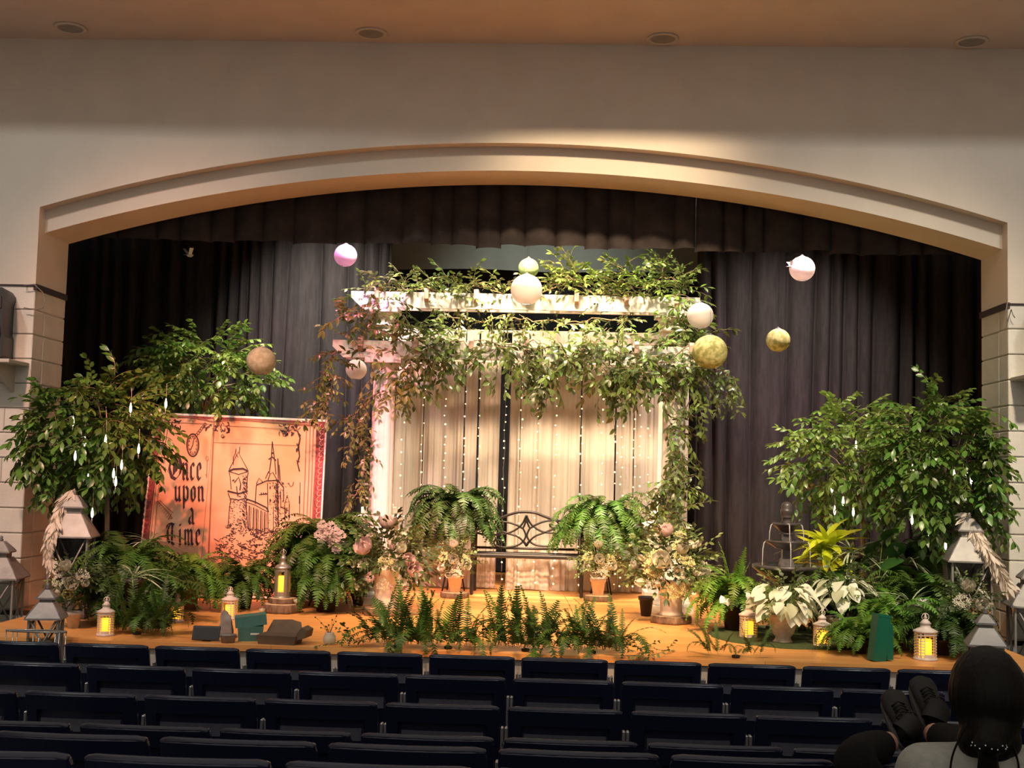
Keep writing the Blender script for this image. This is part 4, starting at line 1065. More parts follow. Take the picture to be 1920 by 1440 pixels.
# ---- right of the stage
fern('bright fern arching over the floor in front of the fountain side', GP(1378, .0), P(1378, 1120, .0).z, .31, 54, 'fern_bright', 'dark_pot', up=.12)
fern('feathery fern behind the peace lily beneath the ficus', GP(1712, .62), P(1712, 1052, .62).z, .36, 56, 'fern_green', 'dark_pot')
fern('large dark fern between peace lily and tall lantern', GP(1722, -.2), P(1722, 1135, -.2).z, .38, 60, 'fern_green', 'dark_pot')
fern('fern spilling behind the green upright box at the stage edge', GP(1665, -.62), P(1665, 1172, -.62).z, .32, 52, 'fern_bright', 'dark_pot')
fern('small fern tucked between the two white-flowered pots', GP(1556, -.1), P(1556, 1105, -.1).z, .30, 34, 'fern_green', 'dark_pot')
fern('low fern around the foot of the pierced lantern beside the person', GP(1770, -.95), .11, .34, 56, 'fern_dark', 'dark_pot')
fern('low fern on the stage boards beside the green upright box', GP(1612, -1.0), .10, .24, 48, 'fern_bright', 'dark_pot')
# ---- steps beside the stage
fern('small dark fern at the foot of the lantern on the far step beside the book', Vector((-3.87, -.62, -.27)), .14, .18, 30, 'fern_dark', 'dark_pot')
fern('small dark fern at the foot of the lantern on the step behind the person', Vector((3.87, -.62, -.27)), .14, .18, 30, 'fern_dark', 'dark_pot')
# ---- along the front edge of the stage
def edge_frond(t, px0, py0, px1, py1, mat, bend=.3, Y=-1.45, w_=1.9, z0=.03):
    """one upright frond given by its foot and tip in the photograph"""
    a = P(px0, py0, Y); b = P(px1, py1, Y+.05); a.z = max(z0, a.z) if z0 is not None else a.z; L = (b-a).length
    me = FR[mat+'_up'][0 if abs(bend) < .4 else 1]
    d = (b-a).normalized()
    o = obj('frond', me, t, a-t.location, None, None); s = L/.60*1.04
    ax = Vector((math.cos(1.3), 0, math.sin(1.3)))
    # turn the frond flat towards the hall
    y = Vector((0, -1, .2)).normalized(); z_ = d.cross(y).normalized(); y = z_.cross(d)
    M = Matrix((d, z_, -y)).transposed() @ Matrix.Rotation(1.38, 3, 'Y')
    o.rotation_euler = M.to_euler(); o.scale = (s, s*w_, s)
def edge_clump(name, label, cat, px, fr, mats=('fern_bright', 'fern_green'), low=12, size=.25, dead=(), Y=-1.42):  # bright fern mixed in: light through front fronds put into their colour
    t = thing(name, label, cat, (P(px, 1220, Y).x, Y, 0), 0)
    MB().lathe([(.025, 0), (.03, .015), (.02, .02), (0, .024)], 10).build('root_ball', 'soil', t)
    for k, f in enumerate(fr): edge_frond(t, *f, RN.choice(mats), Y=Y)
    for k in range(int(low*2.6)):
        for tr_ in range(12):
            a = RN.uniform(0, 6.28); me = RN.choice(FR[RN.choice(('fern_dark', 'fern_green', 'fern_green_up', 'fern_dark_up'))]) if tr_ < 8 else RN.choice(FR['fern_green_up'])
            loc = Vector((RN.uniform(-.22, .22), RN.uniform(-.06, .06), .03)); s = size/.62*RN.uniform(.8, 1.6)
            if not hits(me, Matrix.LocRotScale(loc, Euler((0, 0, a)), Vector((s, s, s))), t.location, BOX, [], 0, True): break
        obj('frond', me, t, loc, (0, 0, a), s)
    for (x, s) in dead:
        a = RN.uniform(0, 6.28); obj('frond', RN.choice(DEAD), t, (P(x, 1220, Y).x-t.location.x, 0, .02), (RN.uniform(-.1, .1), 0, a), s)
    return t
edge_clump('sword_fern', 'upright bright sword fern on the stage edge below the pink flower urn', 'fern', 745, [(742, 1200, 696, 1128), (760, 1212, 770, 1155), (785, 1215, 792, 1130), (770, 1215, 768, 1170), (797, 1235, 789, 1165)], low=14, size=.30, dead=((740, .8), (765, .7)))
edge_clump('sword_fern', 'sword fern with one tall leaning frond on the stage edge below the bench', 'fern', 840, [(818, 1215, 857, 1122), (845, 1215, 860, 1190), (915, 1218, 921, 1160)], low=16, size=.26, dead=((905, .75), (880, .6)))
edge_clump('sword_fern', 'ragged fern clump with curling brown fronds on the stage edge below the bench', 'fern', 985, [(975, 1220, 1000, 1145), (1010, 1222, 1040, 1128), (960, 1222, 958, 1165), (1000, 1222, 1045, 1150)], mats=('fern_green', 'fern_dark'), low=20, size=.30, dead=((965, 1.0), (1000, 1.05), (1030, .9), (955, .8)))
edge_clump('sword_fern', 'dense dark fern clump on the stage edge towards the white flower urn', 'fern', 1110, [(1080, 1222, 1079, 1160), (1105, 1225, 1106, 1172), (1135, 1225, 1136, 1165), (1150, 1225, 1165, 1180), (1125, 1225, 1118, 1180)], mats=('fern_green', 'fern_dark'), low=20, size=.27, dead=((1090, .9), (1160, .9), (1180, .7)))
edge_clump('sword_fern', 'small sparse fern tuft on the stage edge below the fountain', 'fern', 1380, [(1372, 1240, 1366, 1212), (1390, 1240, 1408, 1212), (1383, 1240, 1390, 1216)], low=8, size=.16, dead=())
edge_clump('sword_fern', 'fern sprig on the stage edge under the pierced lantern by the tall lantern', 'fern', 255, [(250, 1200, 272, 1135), (232, 1205, 225, 1165)], low=22, size=.30, dead=(), Y=-1.2)
# lowest trailing greenery on the edge near the bench
for px, lb in ((700, 'trailing low green vine on the stage edge beside the white pot'), (1200, 'sparse seed-head tuft on the stage edge below the white flower urn')):
    t = thing('trailing_vine', lb, 'vine', (P(px, 1222, -1.45).x, -1.45, .0))
    for k in range(16):
        a = RN.uniform(0, 6.28); obj('vine_sprig', RN.choice(FILL), t, (RN.uniform(-.2, .2), RN.uniform(-.05, .05), .03), (0, RN.uniform(-.9, .1), a), RN.uniform(.6, 1.0))

# ================================================================== ficus trees
def ficus(label, px, Y, cpx, cpy, rx, rz, n, light=.0, pot='dark_pot', seed=0, trunkpx=None, zfork=None):
    r = random.Random(seed); base = Vector((P(trunkpx or px, 1000, Y).x, Y, 0))
    t = thing('ficus_tree', label, 'tree', base)
    c = P(cpx, cpy, Y)-base; a = rx/PXM(Y); b = rz/PXM(Y)
    std_pot(t, .15, .26, pot)
    zf = c.z-b*.75
    tk = MB(); tk.tube([(0, 0, .2), (.015, 0, zf*.5), (-.01, .01, zf)], [.024, .021, .018], 8); tk.build('trunk', 'trunk_bark', t)
    br = MB()
    for k in range(16):
        q = r.uniform(0, 6.28); e = Vector((c.x+a*.75*math.cos(q)*r.uniform(.4, 1), .6*a*math.sin(q), c.z+b*r.uniform(-.6, .75)))
        s0 = Vector((0, 0, zf-.02)); mid = s0.lerp(e, .5)+Vector((0, 0, .10)); br.tube([s0, s0.lerp(mid, .5)+Vector((0, 0, .03)), mid, e], [.012, .009, .006, .003], 5)
    stuff(br.build('branches', 'trunk_bark', t)); bx_, bl_ = near(base, 1.2); bx_ = [b_ for b_ in bx_ if not (b_[0] < base.x < b_[1] and b_[2] < base.y < b_[3])]+[(-6, -HW+.01, -2, .7, .3, 3.5), (HW-.03, 6, -2, .7, .3, 3.5)]*(Y < .6)
    for k in range(n):
        while True:
            v = Vector((r.uniform(-1, 1), r.uniform(-1, 1), r.uniform(-1, 1)))
            if .15 < v.length < 1: break
        bump = 1+.18*noise.noise(Vector((v.x*2+seed, v.y*2, v.z*2)))
        p = c+Vector((v.x*a*.90*bump, v.y*a*.8, v.z*b*.92*bump))
        if abs(p.x+base.x) > HW-.32 and Y < .6: p.y = min(p.y, -.2-base.y); p.x = max(-HW+.16-base.x, min(HW-.30-base.x, p.x))
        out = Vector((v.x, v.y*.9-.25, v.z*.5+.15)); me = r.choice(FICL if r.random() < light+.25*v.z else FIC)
        if abs(p.x+base.x) > HW-.32 and Y < .6: out.y = -abs(out.y)-.25; out.x *= .5
        side = -1 if (1.4 < Y < 3 and base.x < 0) else 0
        for tr_ in range(14):
            ro = orient(out+Vector((r.uniform(-.5, .5), r.uniform(-.5, .2 if Y < .6 else .5), r.uniform(-.35, .3)))+(Vector((r.uniform(-1, 1), r.uniform(-1, 1), r.uniform(-.2, .9))) if tr_ else Vector((0, 0, 0))), r.uniform(-.4, .4)); s = r.uniform(.75, 1.05)*(1 if tr_ < 8 else .8)
            if tr_ > 3: p = p+Vector((-.03 if p.x+base.x > 0 else .03, 0, 0)) if Y < .6 and abs(p.x+base.x) > HW-.6 else p+Vector((0, .05 if side < 0 else 0, .04))
            if not hits(me, Matrix.LocRotScale(p, ro, Vector((s, s, s))), base, bx_, bl_, side, False): break
        obj('leafy_twig', me, t, p, ro, s)
    return t
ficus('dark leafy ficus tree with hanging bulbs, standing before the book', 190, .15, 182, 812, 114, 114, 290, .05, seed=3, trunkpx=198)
ficus('yellow-green ficus tree rising behind the painted book', 385, 2.1, 385, 705, 125, 82, 280, .55, seed=8, trunkpx=372)  # twigs mixed from the lighter and darker leaf materials
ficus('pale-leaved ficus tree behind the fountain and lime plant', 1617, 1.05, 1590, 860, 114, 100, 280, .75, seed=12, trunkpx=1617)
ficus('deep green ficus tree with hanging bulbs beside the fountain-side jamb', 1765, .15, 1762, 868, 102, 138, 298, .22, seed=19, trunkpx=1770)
# hanging teardrop lights in the ficus trees
def drop_light(px, py, Y, zt_, label, grp):
    p = P(px, py, Y); t = thing('hanging_bulb', label, 'string light', p, 0, grp)
    MB().lathe([(0, -.040), (.008, -.028), (.011, -.01), (.009, .012), (.005, .028), (.004, .04), (0, .041)], 10).build('bulb', 'teardrop_glow', t)
    MB().tube([(0, 0, .035), (.003, 0, zt_*.5), (0, 0, zt_)], .0015, 4).build('cord', 'fairy_wire', t)
    MB().tube([(0, 0, -.044), (0, 0, -.075)], .0025, 5).build('tip', 'white_plastic', t)
for px, py in ((141, 855), (159, 828), (165, 898), (198, 825), (228, 872), (213, 888), (217, 903), (260, 842), (173, 962), (245, 765), (311, 757), (137, 790)):
    drop_light(px, py, -.30, .16, 'small glowing teardrop bulb hanging in the dark ficus before the book', 'teardrop bulbs in the ficus before the book')
for px, py in ((1605, 835), (1652, 903), (1659, 888), (1565, 957), (1600, 960), (1560, 915), (1581, 940), (1650, 838), (1641, 890)):
    drop_light(px, py, .72, .12, 'small glowing teardrop bulb hanging in the pale ficus behind the fountain', 'teardrop bulbs in the pale ficus')
for px, py in ((1710, 975), (1789, 890), (1812, 884), (1821, 899), (1742, 997), (1773, 1022), (1711, 880)):
    drop_light(px, py, .02, .14, 'small glowing teardrop bulb hanging in the deep green ficus at the jamb', 'teardrop bulbs in the green ficus')

# ================================================================== vines on the arbors
def garland(label, guide, Y, n, spread, hang=.35, light=.2, yspread=.16, sc=(.8, 1.2), up=.0):
    """guide: pixel polyline; sprigs are tied along it"""
    pts = [P(x, y, Y) for x, y in guide]
    org = pts[0].copy(); t = thing('leafy_vine', label, 'vine', org)
    m = MB(); dn = sm(pts, 5); m.tube([p-org+Vector((0, RN.uniform(-.03, .03), RN.uniform(-.02, .02))) for p in dn], .006, 4); m.build('stem', 'twig', t)
    seg = [0]
    for i in range(1, len(dn)): seg.append(seg[-1]+(dn[i]-dn[i-1]).length)
    for k in range(int(n*1.35)):
        q = RN.uniform(0, seg[-1]); i = max(1, next((j for j, s in enumerate(seg) if s >= q), len(seg)-1))
        p = dn[i-1].lerp(dn[i], (q-seg[i-1])/max(1e-6, seg[i]-seg[i-1]))+Vector((RN.gauss(0, spread*.5), RN.uniform(-yspread, yspread*.5), RN.gauss(0, spread*.55)))
        z_ = -hang+RN.uniform(-.7, .8)+up
        d = Vector((RN.uniform(-1, 1), RN.uniform(-1.0, .5), z_))
        me = RN.choice(VLIGHT if RN.random() < light else VINE); bl_ = [q_ for q_ in BALL if (q_[0]-p).length < .8]
        for tr_ in range(16):
            ro = orient(d, RN.uniform(-.6, .6)); s = RN.uniform(*sc)
            if not hits(me, Matrix.LocRotScale(p-org, ro, Vector((s, s, s))), org, [], bl_, 0, False): break
            d = Vector((RN.uniform(-1, 1), RN.uniform(-1, 1), RN.uniform(-1, .8))); p = p+Vector((RN.uniform(-.05, .05), .035, RN.uniform(-.03, .05)))
        obj('vine_sprig', me, t, p-org, ro, s)
    return t
garland('thick leafy vine heaped on the pink-lit end of both arbor beams', [(655, 620), (700, 590), (750, 600), (800, 640), (830, 660), (760, 690), (715, 660)], FY+.1, 84, .15, .15, .6, .35)
garland('leafy vine running along the middle of the low arbor beam', [(800, 655), (860, 640), (900, 660), (950, 645), (1000, 640), (1040, 655)], FY-.14, 46, .11, .25, .3)
garland('dense leafy vine covering the fountain-side half of the low arbor beam', [(1030, 640), (1090, 665), (1140, 655), (1200, 670), (1250, 680), (1290, 650)], FY-.14, 82, .13, .3, .4)
garland('short leafy vine swag hanging below the middle of the low beam', [(980, 668), (1008, 690), (1018, 718)], FY-.12, 18, .06, .8, .1, .06)
garland('leafy vine swag drooping from the low beam towards the fountain-side column', [(1130, 680), (1180, 705), (1220, 730), (1150, 690), (1145, 735)], FY-.12, 30, .07, .6, .2, .08)
garland('leafy vine trailing off the pink-lit end of the low beam', [(640, 655), (612, 680), (607, 710), (603, 745), (582, 765)], FY-.05, 26, .05, .6, .35, .06, (.6, .85))
garland('leafy vine dropping beside the pink fluted column', [(735, 690), (770, 700), (750, 735), (690, 745), (680, 800), (683, 850), (676, 915), (650, 932)], FY-.05, 46, .07, .6, .25, .10, (.6, .9))
garland('long leafy vine twining down the fountain-side column to the white urn', [(1265, 690), (1300, 720), (1285, 770), (1255, 820), (1280, 860), (1240, 895), (1290, 900), (1225, 930), (1275, 955), (1210, 975)], FY-.16, 66, .08, .4, .25, .10, (.7, 1.0))
garland('leafy vine hanging below the large yellow-green lantern', [(1300, 690), (1345, 695), (1370, 705), (1362, 745)], FY-.05, 22, .06, .5, .3, .06, (.6, .85))
garland('airy leafy vine along the upper beam beside the pink lantern', [(680, 550), (740, 545), (800, 540), (850, 550), (900, 535), (950, 555)], RY-.05, 62, .10, -.1, .35, .14, (.6, .95), .25)
garland('bright leafy vine rising above the upper beam near the white lantern', [(1010, 555), (1070, 530), (1120, 550), (1165, 525), (1210, 540), (1250, 520), (1290, 545)], RY-.05, 112, .14, -.2, .6, .16, (.65, 1.0), .3)
garland('leafy vine falling from the upper beam end past the white lantern', [(1290, 560), (1280, 600), (1275, 640), (1310, 650)], RY-.25, 46, .10, .3, .55, .12)
garland('leafy fringe hanging below the middle of the upper beam', [(830, 590), (880, 600), (940, 598), (1000, 600), (1060, 605), (1110, 600), (1180, 605)], RY-.15, 44, .07, .6, .1, .08, (.5, .8))
for px, py, lb in ((1243, 500, 'tall bright sprig standing up from the upper beam'),):
    garland(lb, [(1240, 530), (1243, 505), (1246, 487)], RY-.05, 7, .03, -.9, 1.0, .03, (.5, .7), .5)
# ================================================================== floor lanterns of grey metal
def floor_lantern(label, p, w_, h, rz, dark='galvanized'):
    """square metal lantern: w_ eave width, h height to the top of the cap"""
    t = thing('metal_lantern', label, 'lantern', p, rz)
    b = w_*.40; hp = h*.60                       # half body, height of the posts
    MB().rbox((0, 0, .02), (2*b+.03, 2*b+.03, .04), .006).build('base', dark, t)
    for sx in (-1, 1):
        for sy in (-1, 1):
            MB().rbox((sx*b, sy*b, hp/2+.02), (.016, .016, hp), .003).build('post', dark, t)
    for k in range(4):
        M = Matrix.Rotation(k*math.pi/2, 3, 'Z'); g = MB()
        g.tube([M @ Vector((-b+.012, -b, .05)), M @ Vector((b-.012, -b, hp))], .007, 4); g.tube([M @ Vector((b-.012, -b-.004, .05)), M @ Vector((-b+.012, -b-.004, hp))], .007, 4)
        g.build('cross_brace', dark, t)
        gl = MB(); gl.add([M @ Vector(v) for v in ((-b, -b+.008, .05), (b, -b+.008, .05), (b, -b+.008, hp), (-b, -b+.008, hp))], [(0, 1, 2, 3)]); gl.build('glass_pane', 'lantern_glass', t)
    e = w_/2; z0 = hp+.02; z1 = z0+h*.17; z2 = z1+h*.055; z3 = z2+h*.085
    def pyr(ra, za, rb_, zb0):
        m = MB(); vs = [(-ra, -ra, za), (ra, -ra, za), (ra, ra, za), (-ra, ra, za), (-rb_, -rb_, zb0), (rb_, -rb_, zb0), (rb_, rb_, zb0), (-rb_, rb_, zb0)]
        m.add(vs, [(0, 3, 2, 1), (4, 5, 6, 7), (0, 1, 5, 4), (1, 2, 6, 5), (2, 3, 7, 6), (3, 0, 4, 7)])
        for sx, sy in ((-1, -1), (1, -1), (1, 1), (-1, 1)): m.tube([(sx*ra, sy*ra, za), (sx*rb_, sy*rb_, zb0)], .004, 4)
        m.box((0, 0, za-.006), (2*ra+.008, 2*ra+.008, .012)); return m
    pyr(e, z0, e*.42, z1).build('roof', dark, t)
    m = MB(); rr = e*.40
    m.box((0, 0, (z1+z2)/2), (2*rr-.01, 2*rr-.01, z2-z1)); m.build('chimney', 'galvanized_dark', t)
    pyr(e*.50, z2, e*.16, z3).build('cap', dark, t)
    m = MB(); m.lathe([(.012, z3-.004), (.022, z3+.01), (.012, z3+.022), (.018, z3+.032), (0, z3+.045)], 10); m.build('knob', 'galvanized_dark', t)
    MB().lathe([(0, .04), (.045, .04), (.045, .20), (.04, .205), (0, .2)], 16).build('candle', 'white_plastic', t)
    return t
def lan(label, cx, eave_py, wpx, Y, z0, rz, cap_py):
    w_ = wpx/PXM(Y)/1.12; ze = P(cx, eave_py, Y).z-z0; h = (ze-.02)/.60
    return floor_lantern(label, (P(cx, eave_py, Y).x, Y, z0), w_, h, rz)
LB1 = lan('tall grey metal lantern draped with white paper leaves beside the dark ficus', 136, 1004, 94, -.30, 0, .18, 0)
LS1 = lan('short grey metal lantern below the tall one on the book side', 87, 1156, 72, -1.68, -.2, .2, 0)
LM1 = lan('grey metal lantern on the step beside the stage near the speaker on the book side', -2, 1081, 100, -.25, -.27, .15, 0)
LB2 = lan('tall grey metal lantern draped with paper leaves beside the green ficus', 1817, 1050, 94, -.30, 0, -.16, 0)
LS2 = lan('short grey metal lantern below the tall one, behind the seated person', 1848, 1206, 74, -1.68, -.2, -.2, 0)
LM2 = lan('grey metal lantern on the step beside the stage behind the seated person', 1935, 1134, 100, -.25, -.27, -.15, 0)
# paper leaf garlands over the tall lanterns
PLM = MB(); blade(PLM, (0, 0, 0), (1, 0, 0), (0, 0, 1), .11, .030, 4, .3, 0, .3); PLF = PLM.mesh('leaf', 'paper_leaf')
def leafgar(label, px, Y):
    pts = [P(x, y, Y+dy) for x, y, dy in px]; org = pts[0].copy(); t = thing('paper_leaf_garland', label, 'garland', org)
    dn = sm(pts, 7); MB().tube([p-org for p in dn], .006, 5).build('stem', 'paper_leaf', t)
    for i in range(2, len(dn)):
        d = (dn[i]-dn[i-1]).normalized(); side = d.cross(Vector((0, -1, 0))).normalized()
        for k in range(5):
            a = k*6.283/5+i*.6+RN.uniform(-.3, .3)
            o_ = (side*math.cos(a)+Vector((0, -1, 0))*math.sin(a)*.8); dv = d*RN.uniform(.7, 1.1)+o_*.8
            obj('leaf', PLF, t, dn[i]-org, orient(dv, RN.uniform(-1, 1)), RN.uniform(.7, 1.1))
    return t
leafgar('white paper leaf garland hanging off the tall lantern by the dark ficus', [(140, 917, .06), (133, 925, .0), (121, 940, -.05), (108, 965, -.12), (99, 990, -.2), (92, 1015, -.22), (93, 1040, -.2), (100, 1060, -.2)], -.30)
leafgar('pinkish paper leaf garland hanging off the tall lantern by the green ficus', [(1818, 962, .06), (1813, 975, .0), (1822, 990, -.05), (1836, 1010, -.12), (1852, 1035, -.2), (1872, 1068, -.22), (1893, 1102, -.22)], -.30)

# ================================================================== small candle lanterns
def candle_lantern(label, px, pyb, wpx, hpx, Y=None, z=0.0, style='pierced', rz=0.0):
    if Y is None: p = G(px, pyb, z)
    else: p = P(px, pyb, Y); p.z = z
    s = PXM(p.y); r = wpx/s/2; h = hpx/s
    t = thing('candle_lantern', label, 'candle lantern', p, rz); mt = 'pierced_cream' if style != 'pewter' else 'pewter'
    hb = h*.60
    MB().lathe([(r*1.04, 0), (r*1.04, .012), (r*.96, .018)], 20).build('base', mt, t)
    # body: a ring of uprights and lattice with a window, so the candle shows through
    n = 16; m = MB(); win = (11, 12) if style != 'window2' else (13, 14)
    rows = 9
    for k in range(n):
        a0 = 2*math.pi*k/n; a1 = 2*math.pi*(k+1)/n
        if style == 'pewter':
            opens = [i for i in range(n) if i % 4 in (0, 3)]
        if k in win or (style == 'pewter' and k in (3, 4, 7, 8, 0, 15)):
            for z0_, z1_ in ((.012, hb*.22), (hb*.9, hb)):
                m.add([(r*.96*math.cos(a0), r*.96*math.sin(a0), z0_), (r*.96*math.cos(a1), r*.96*math.sin(a1), z0_), (r*.96*math.cos(a1), r*.96*math.sin(a1), z1_), (r*.96*math.cos(a0), r*.96*math.sin(a0), z1_)], [(0, 1, 2, 3)])
            continue
        if style == 'pewter':
            m.add([(r*.96*math.cos(a0), r*.96*math.sin(a0), .012), (r*.96*math.cos(a1), r*.96*math.sin(a1), .012), (r*.96*math.cos(a1), r*.96*math.sin(a1), hb), (r*.96*math.cos(a0), r*.96*math.sin(a0), hb)], [(0, 1, 2, 3)]); continue
        for j in range(rows):           # lattice: strips crossing like fish scales
            z0_ = .014+(hb-.014)*j/rows; z1_ = .014+(hb-.014)*(j+1)/rows; f = .30 if j not in (0, rows-1) else .5; am = (a0+a1)/2; zm = (z0_+z1_)/2; q = r*.96
            c = lambda a, z_: (q*math.cos(a), q*math.sin(a), z_)
            o4 = [c(a0, z0_), c(a1, z0_), c(a1, z1_), c(a0, z1_)]; i4 = [c(am+(a-am)*(1-f), zm+(zz-zm)*(1-f)) for a, zz in ((a0, z0_), (a1, z0_), (a1, z1_), (a0, z1_))]
            m.add(o4+i4, [(0, 1, 5, 4), (1, 2, 6, 5), (2, 3, 7, 6), (3, 0, 4, 7)])
    m.build('body', mt, t)
    c = MB(); c.lathe([(r*1.02, hb-.004), (r*1.05, hb+.008), (r*.85, hb+h*.05), (r*.45, hb+h*.10), (r*.42, hb+h*.17), (r*.52, hb+h*.18), (r*.30, hb+h*.24), (r*.10, hb+h*.28)], 20); c.build('lid', mt, t)
    f = MB(); f.lathe([(r*.1, hb+h*.27), (r*.18, hb+h*.31), (r*.08, hb+h*.35), (r*.05, hb+h*.39), (0, hb+h*.40)], 10)
    f.tube([(r*.32*math.cos(a), 0, hb+h*.32+r*.32*math.sin(a)) for a in arc(0, 2*math.pi, 12)[:-1]], .003, 4, closed=True); f.build('finial', mt, t)
    cn = MB(); cn.lathe([(0, .02), (r*.55, .02), (r*.55, hb*.72), (r*.45, hb*.75), (0, hb*.70)], 14); cn.build('candle', 'candle_wax', t)
    return t
candle_lantern('pierced white lantern with a lit candle window at the foot of the large green fern', 197, 1192, 32, 73, rz=.3)
candle_lantern('narrow pierced lantern with warm glow under the terracotta fern', 331, 1166, 26, 52, rz=0)
candle_lantern('pierced cream lantern with lit candle standing below the castle drawing', 430, 1161, 31, 60, rz=-.4)
candle_lantern('pierced lantern with amber glow left of the stone urn by the fountain', 1403, 1198, 34, 72, rz=.2)
candle_lantern('pierced lantern with amber window right of the stone urn by the fountain', 1541, 1214, 33, 68, rz=-.1)
candle_lantern('brightly glowing pierced lantern beside the low fern near the seated person', 1735, 1237, 42, 84, rz=.1)
# wood slices
def wood_slice(label, px, py, wpx, th, z=0.0, group=None):
    p = G(px, py-4, z); r = wpx/PXM(p.y)/2; t = thing('wood_slice', label, 'wood slice', p, RN.uniform(0, 6))
    n = 26; fl = lambda i, j: 1+.05*math.sin(j*1.9)+.04*math.sin(j*.9+1)
    MB().lathe([(r*.98, 0), (r, th*.3), (r*.99, th*.8), (r*.96, th)], n, flute=fl).build('bark_rim', 'bark', t)
    MB().lathe([(r*.94, th-.002), (r*.93, th+.003), (0, th+.003)], n, flute=fl).build('cut_face', 'wood_slice_face', t)
    return p, th
wood_slice('wide barked wood slice under the pewter lantern', 529, 1152, 70, .072); pw = G(529, 1148)
wood_slice('smaller wood slice stacked under the pewter lantern', 527, 1146, 50, .045, 0)
_w = [o_ for o_ in bpy.data.objects if o_.name.startswith('wood_slice') and o_.type == 'EMPTY'][-1]; _w.location = (pw.x, pw.y+.01, .072)
candle_lantern('tall pewter lantern with a lit candle on stacked wood slices', 528, 1138, 31, 92, Y=pw.y+.01, z=.117, style='pewter')
for px, py, lb in ((491, 1151, 'small white rosebud by the stacked wood slices'), (556, 1139, 'small white rosebud on top of the wood slices')):
    p = G(px, py, 0) if px < 500 else Vector((pw.x+.128, pw.y-.055, .074)); p.z += .006; obj_ = obj('rosebud', BL[('rose', 'white_petal')], None, p, (0, 0, 0), .75); tag(obj_, lb, 'flower')

# ================================================================== flower arrangements
def urn_profile(r, h, kind):
    if kind == 'stone': return [(r*.62, 0), (r*.62, h*.07), (r*.50, h*.12), (r*.44, h*.22), (r*.62, h*.34), (r*.78, h*.6), (r*.82, h*.82), (r*.98, h*.88), (r*1.0, h*.97), (r*.92, h), (r*.8, h*.95)]
    if kind == 'white': return [(r*.80, 0), (r*.80, h*.08), (r*.72, h*.12), (r*.76, h*.5), (r*.84, h*.86), (r*.92, h*.9), (r*.92, h), (r*.8, h), (r*.78, h*.93)]
    return [(r*.62, 0), (r*.88, h*.8), (r, h*.8), (r*1.02, h), (r*.9, h), (r*.88, h*.92)]
def arrangement(label, p, r, h, kind, mat, cz, rx, rz, blooms, nfill, dark=.5, name='flower_arrangement', cy=0.0, nlo=-.35):
    """p foot; r,h pot; foliage is an ellipsoid centred cz above the foot, rx by rz"""
    t = thing(name, label, 'flowers', p)
    MB().lathe(urn_profile(r, h, kind), 26).build('urn' if kind != 'pot' else 'pot', mat, t)
    MB().lathe([(0, h*.93), (r*.78, h*.93)], 20).build('soil', 'soil', t)
    c = Vector((0, cy, cz))
    for k in range(int(nfill*1.5)):
        a = RN.uniform(0, 6.283); e = RN.uniform(nlo, 1); q = math.sqrt(1-min(1, e*e)); v = Vector((q*math.cos(a), q*math.sin(a), e)); s = RN.uniform(.25, .75)
        st = c+Vector((v.x*rx*s, v.y*rx*s, v.z*rz*s))
        obj('foliage_sprig', RN.choice(FILD if RN.random() < dark else FILL), t, st, orient(v+Vector((0, 0, RN.uniform(-.3, .3))), RN.uniform(-1, 1)), (min(rx, rz)/.2)**.7*RN.uniform(.65, 1.0))
    for (kd, mt, dx, dz, s) in blooms:      # dx,dz in units of the ellipse, seen from the hall
        q = dx*dx+dz*dz; y = -math.sqrt(max(.05, 1-min(.95, q)))
        v = Vector((dx*rx, y*rx*1.02, dz*rz)); nm = {'cluster': 'blossom_cluster', 'bud': 'flower_bud'}.get(kd, kd)
        dv = Vector((dx, y, dz+.35))
        o = obj(nm, BL[(kd, mt)], t, c+v, orient_z(dv), s*1.35)
    return t
def rb(n, kinds, seed, s=(.8, 1.2)):
    r = random.Random(seed); out = []
    while len(out) < n:
        x, z_ = r.uniform(-.95, .95), r.uniform(-.75, .95)
        if x*x+z_*z_ > .9: continue
        if any((x-b[2])**2+(z_-b[3])**2 < .03 for b in out): continue
        kd = r.choice(kinds); out.append((kd[0], kd[1], x, z_, r.uniform(*s)*kd[2]))
    return out
# the two large urns in front of the columns
def place(px, py): return G(px, py)
pA = G(722, 1152); wood_slice('barked wood slice under the pink flower urn', 722, 1156, 86, .06)
sA = PXM(pA.y)
arrangement('large pink peony and white flower arrangement in a pale urn before the pink column', (pA.x, pA.y, .06), .125, .34, 'white', 'white_urn', P(722, 1062, pA.y).z-.06, 68/sA, 70/sA,
    [('peony', 'pink_petal', -.42, .42, 1.15), ('peony', 'pink_petal', .02, .98, 1.15), ('peony', 'pink_petal', .72, -.05, 1.0), ('peony', 'pink_petal', .62, .18, .8), ('rose', 'white_petal', .45, .45, 1.0), ('anemone', 'white_petal', .35, .02, .85),
     ('bud', 'pink_petal', -.95, -.15, 1.0), ('bud', 'pink_petal', -.75, -.45, .8), ('rose', 'pink_petal' if ('rose', 'pink_petal') in BL else 'white_petal', .1, .3, .6), ('cluster', 'cream_petal', .1, .2, .8), ('cluster', 'white_petal', .05, -.4, .7), ('cluster', 'white_petal', -.5, .1, .7)]+rb(12, [('anemone', 'white_petal', .6), ('cluster', 'pink_petal', .6), ('bud', 'pink_petal', .7)], 5), 110, .72)
pB = G(1258, 1168); wood_slice('barked wood slice under the white flower urn', 1258, 1172, 72, .06)
sB = PXM(pB.y)
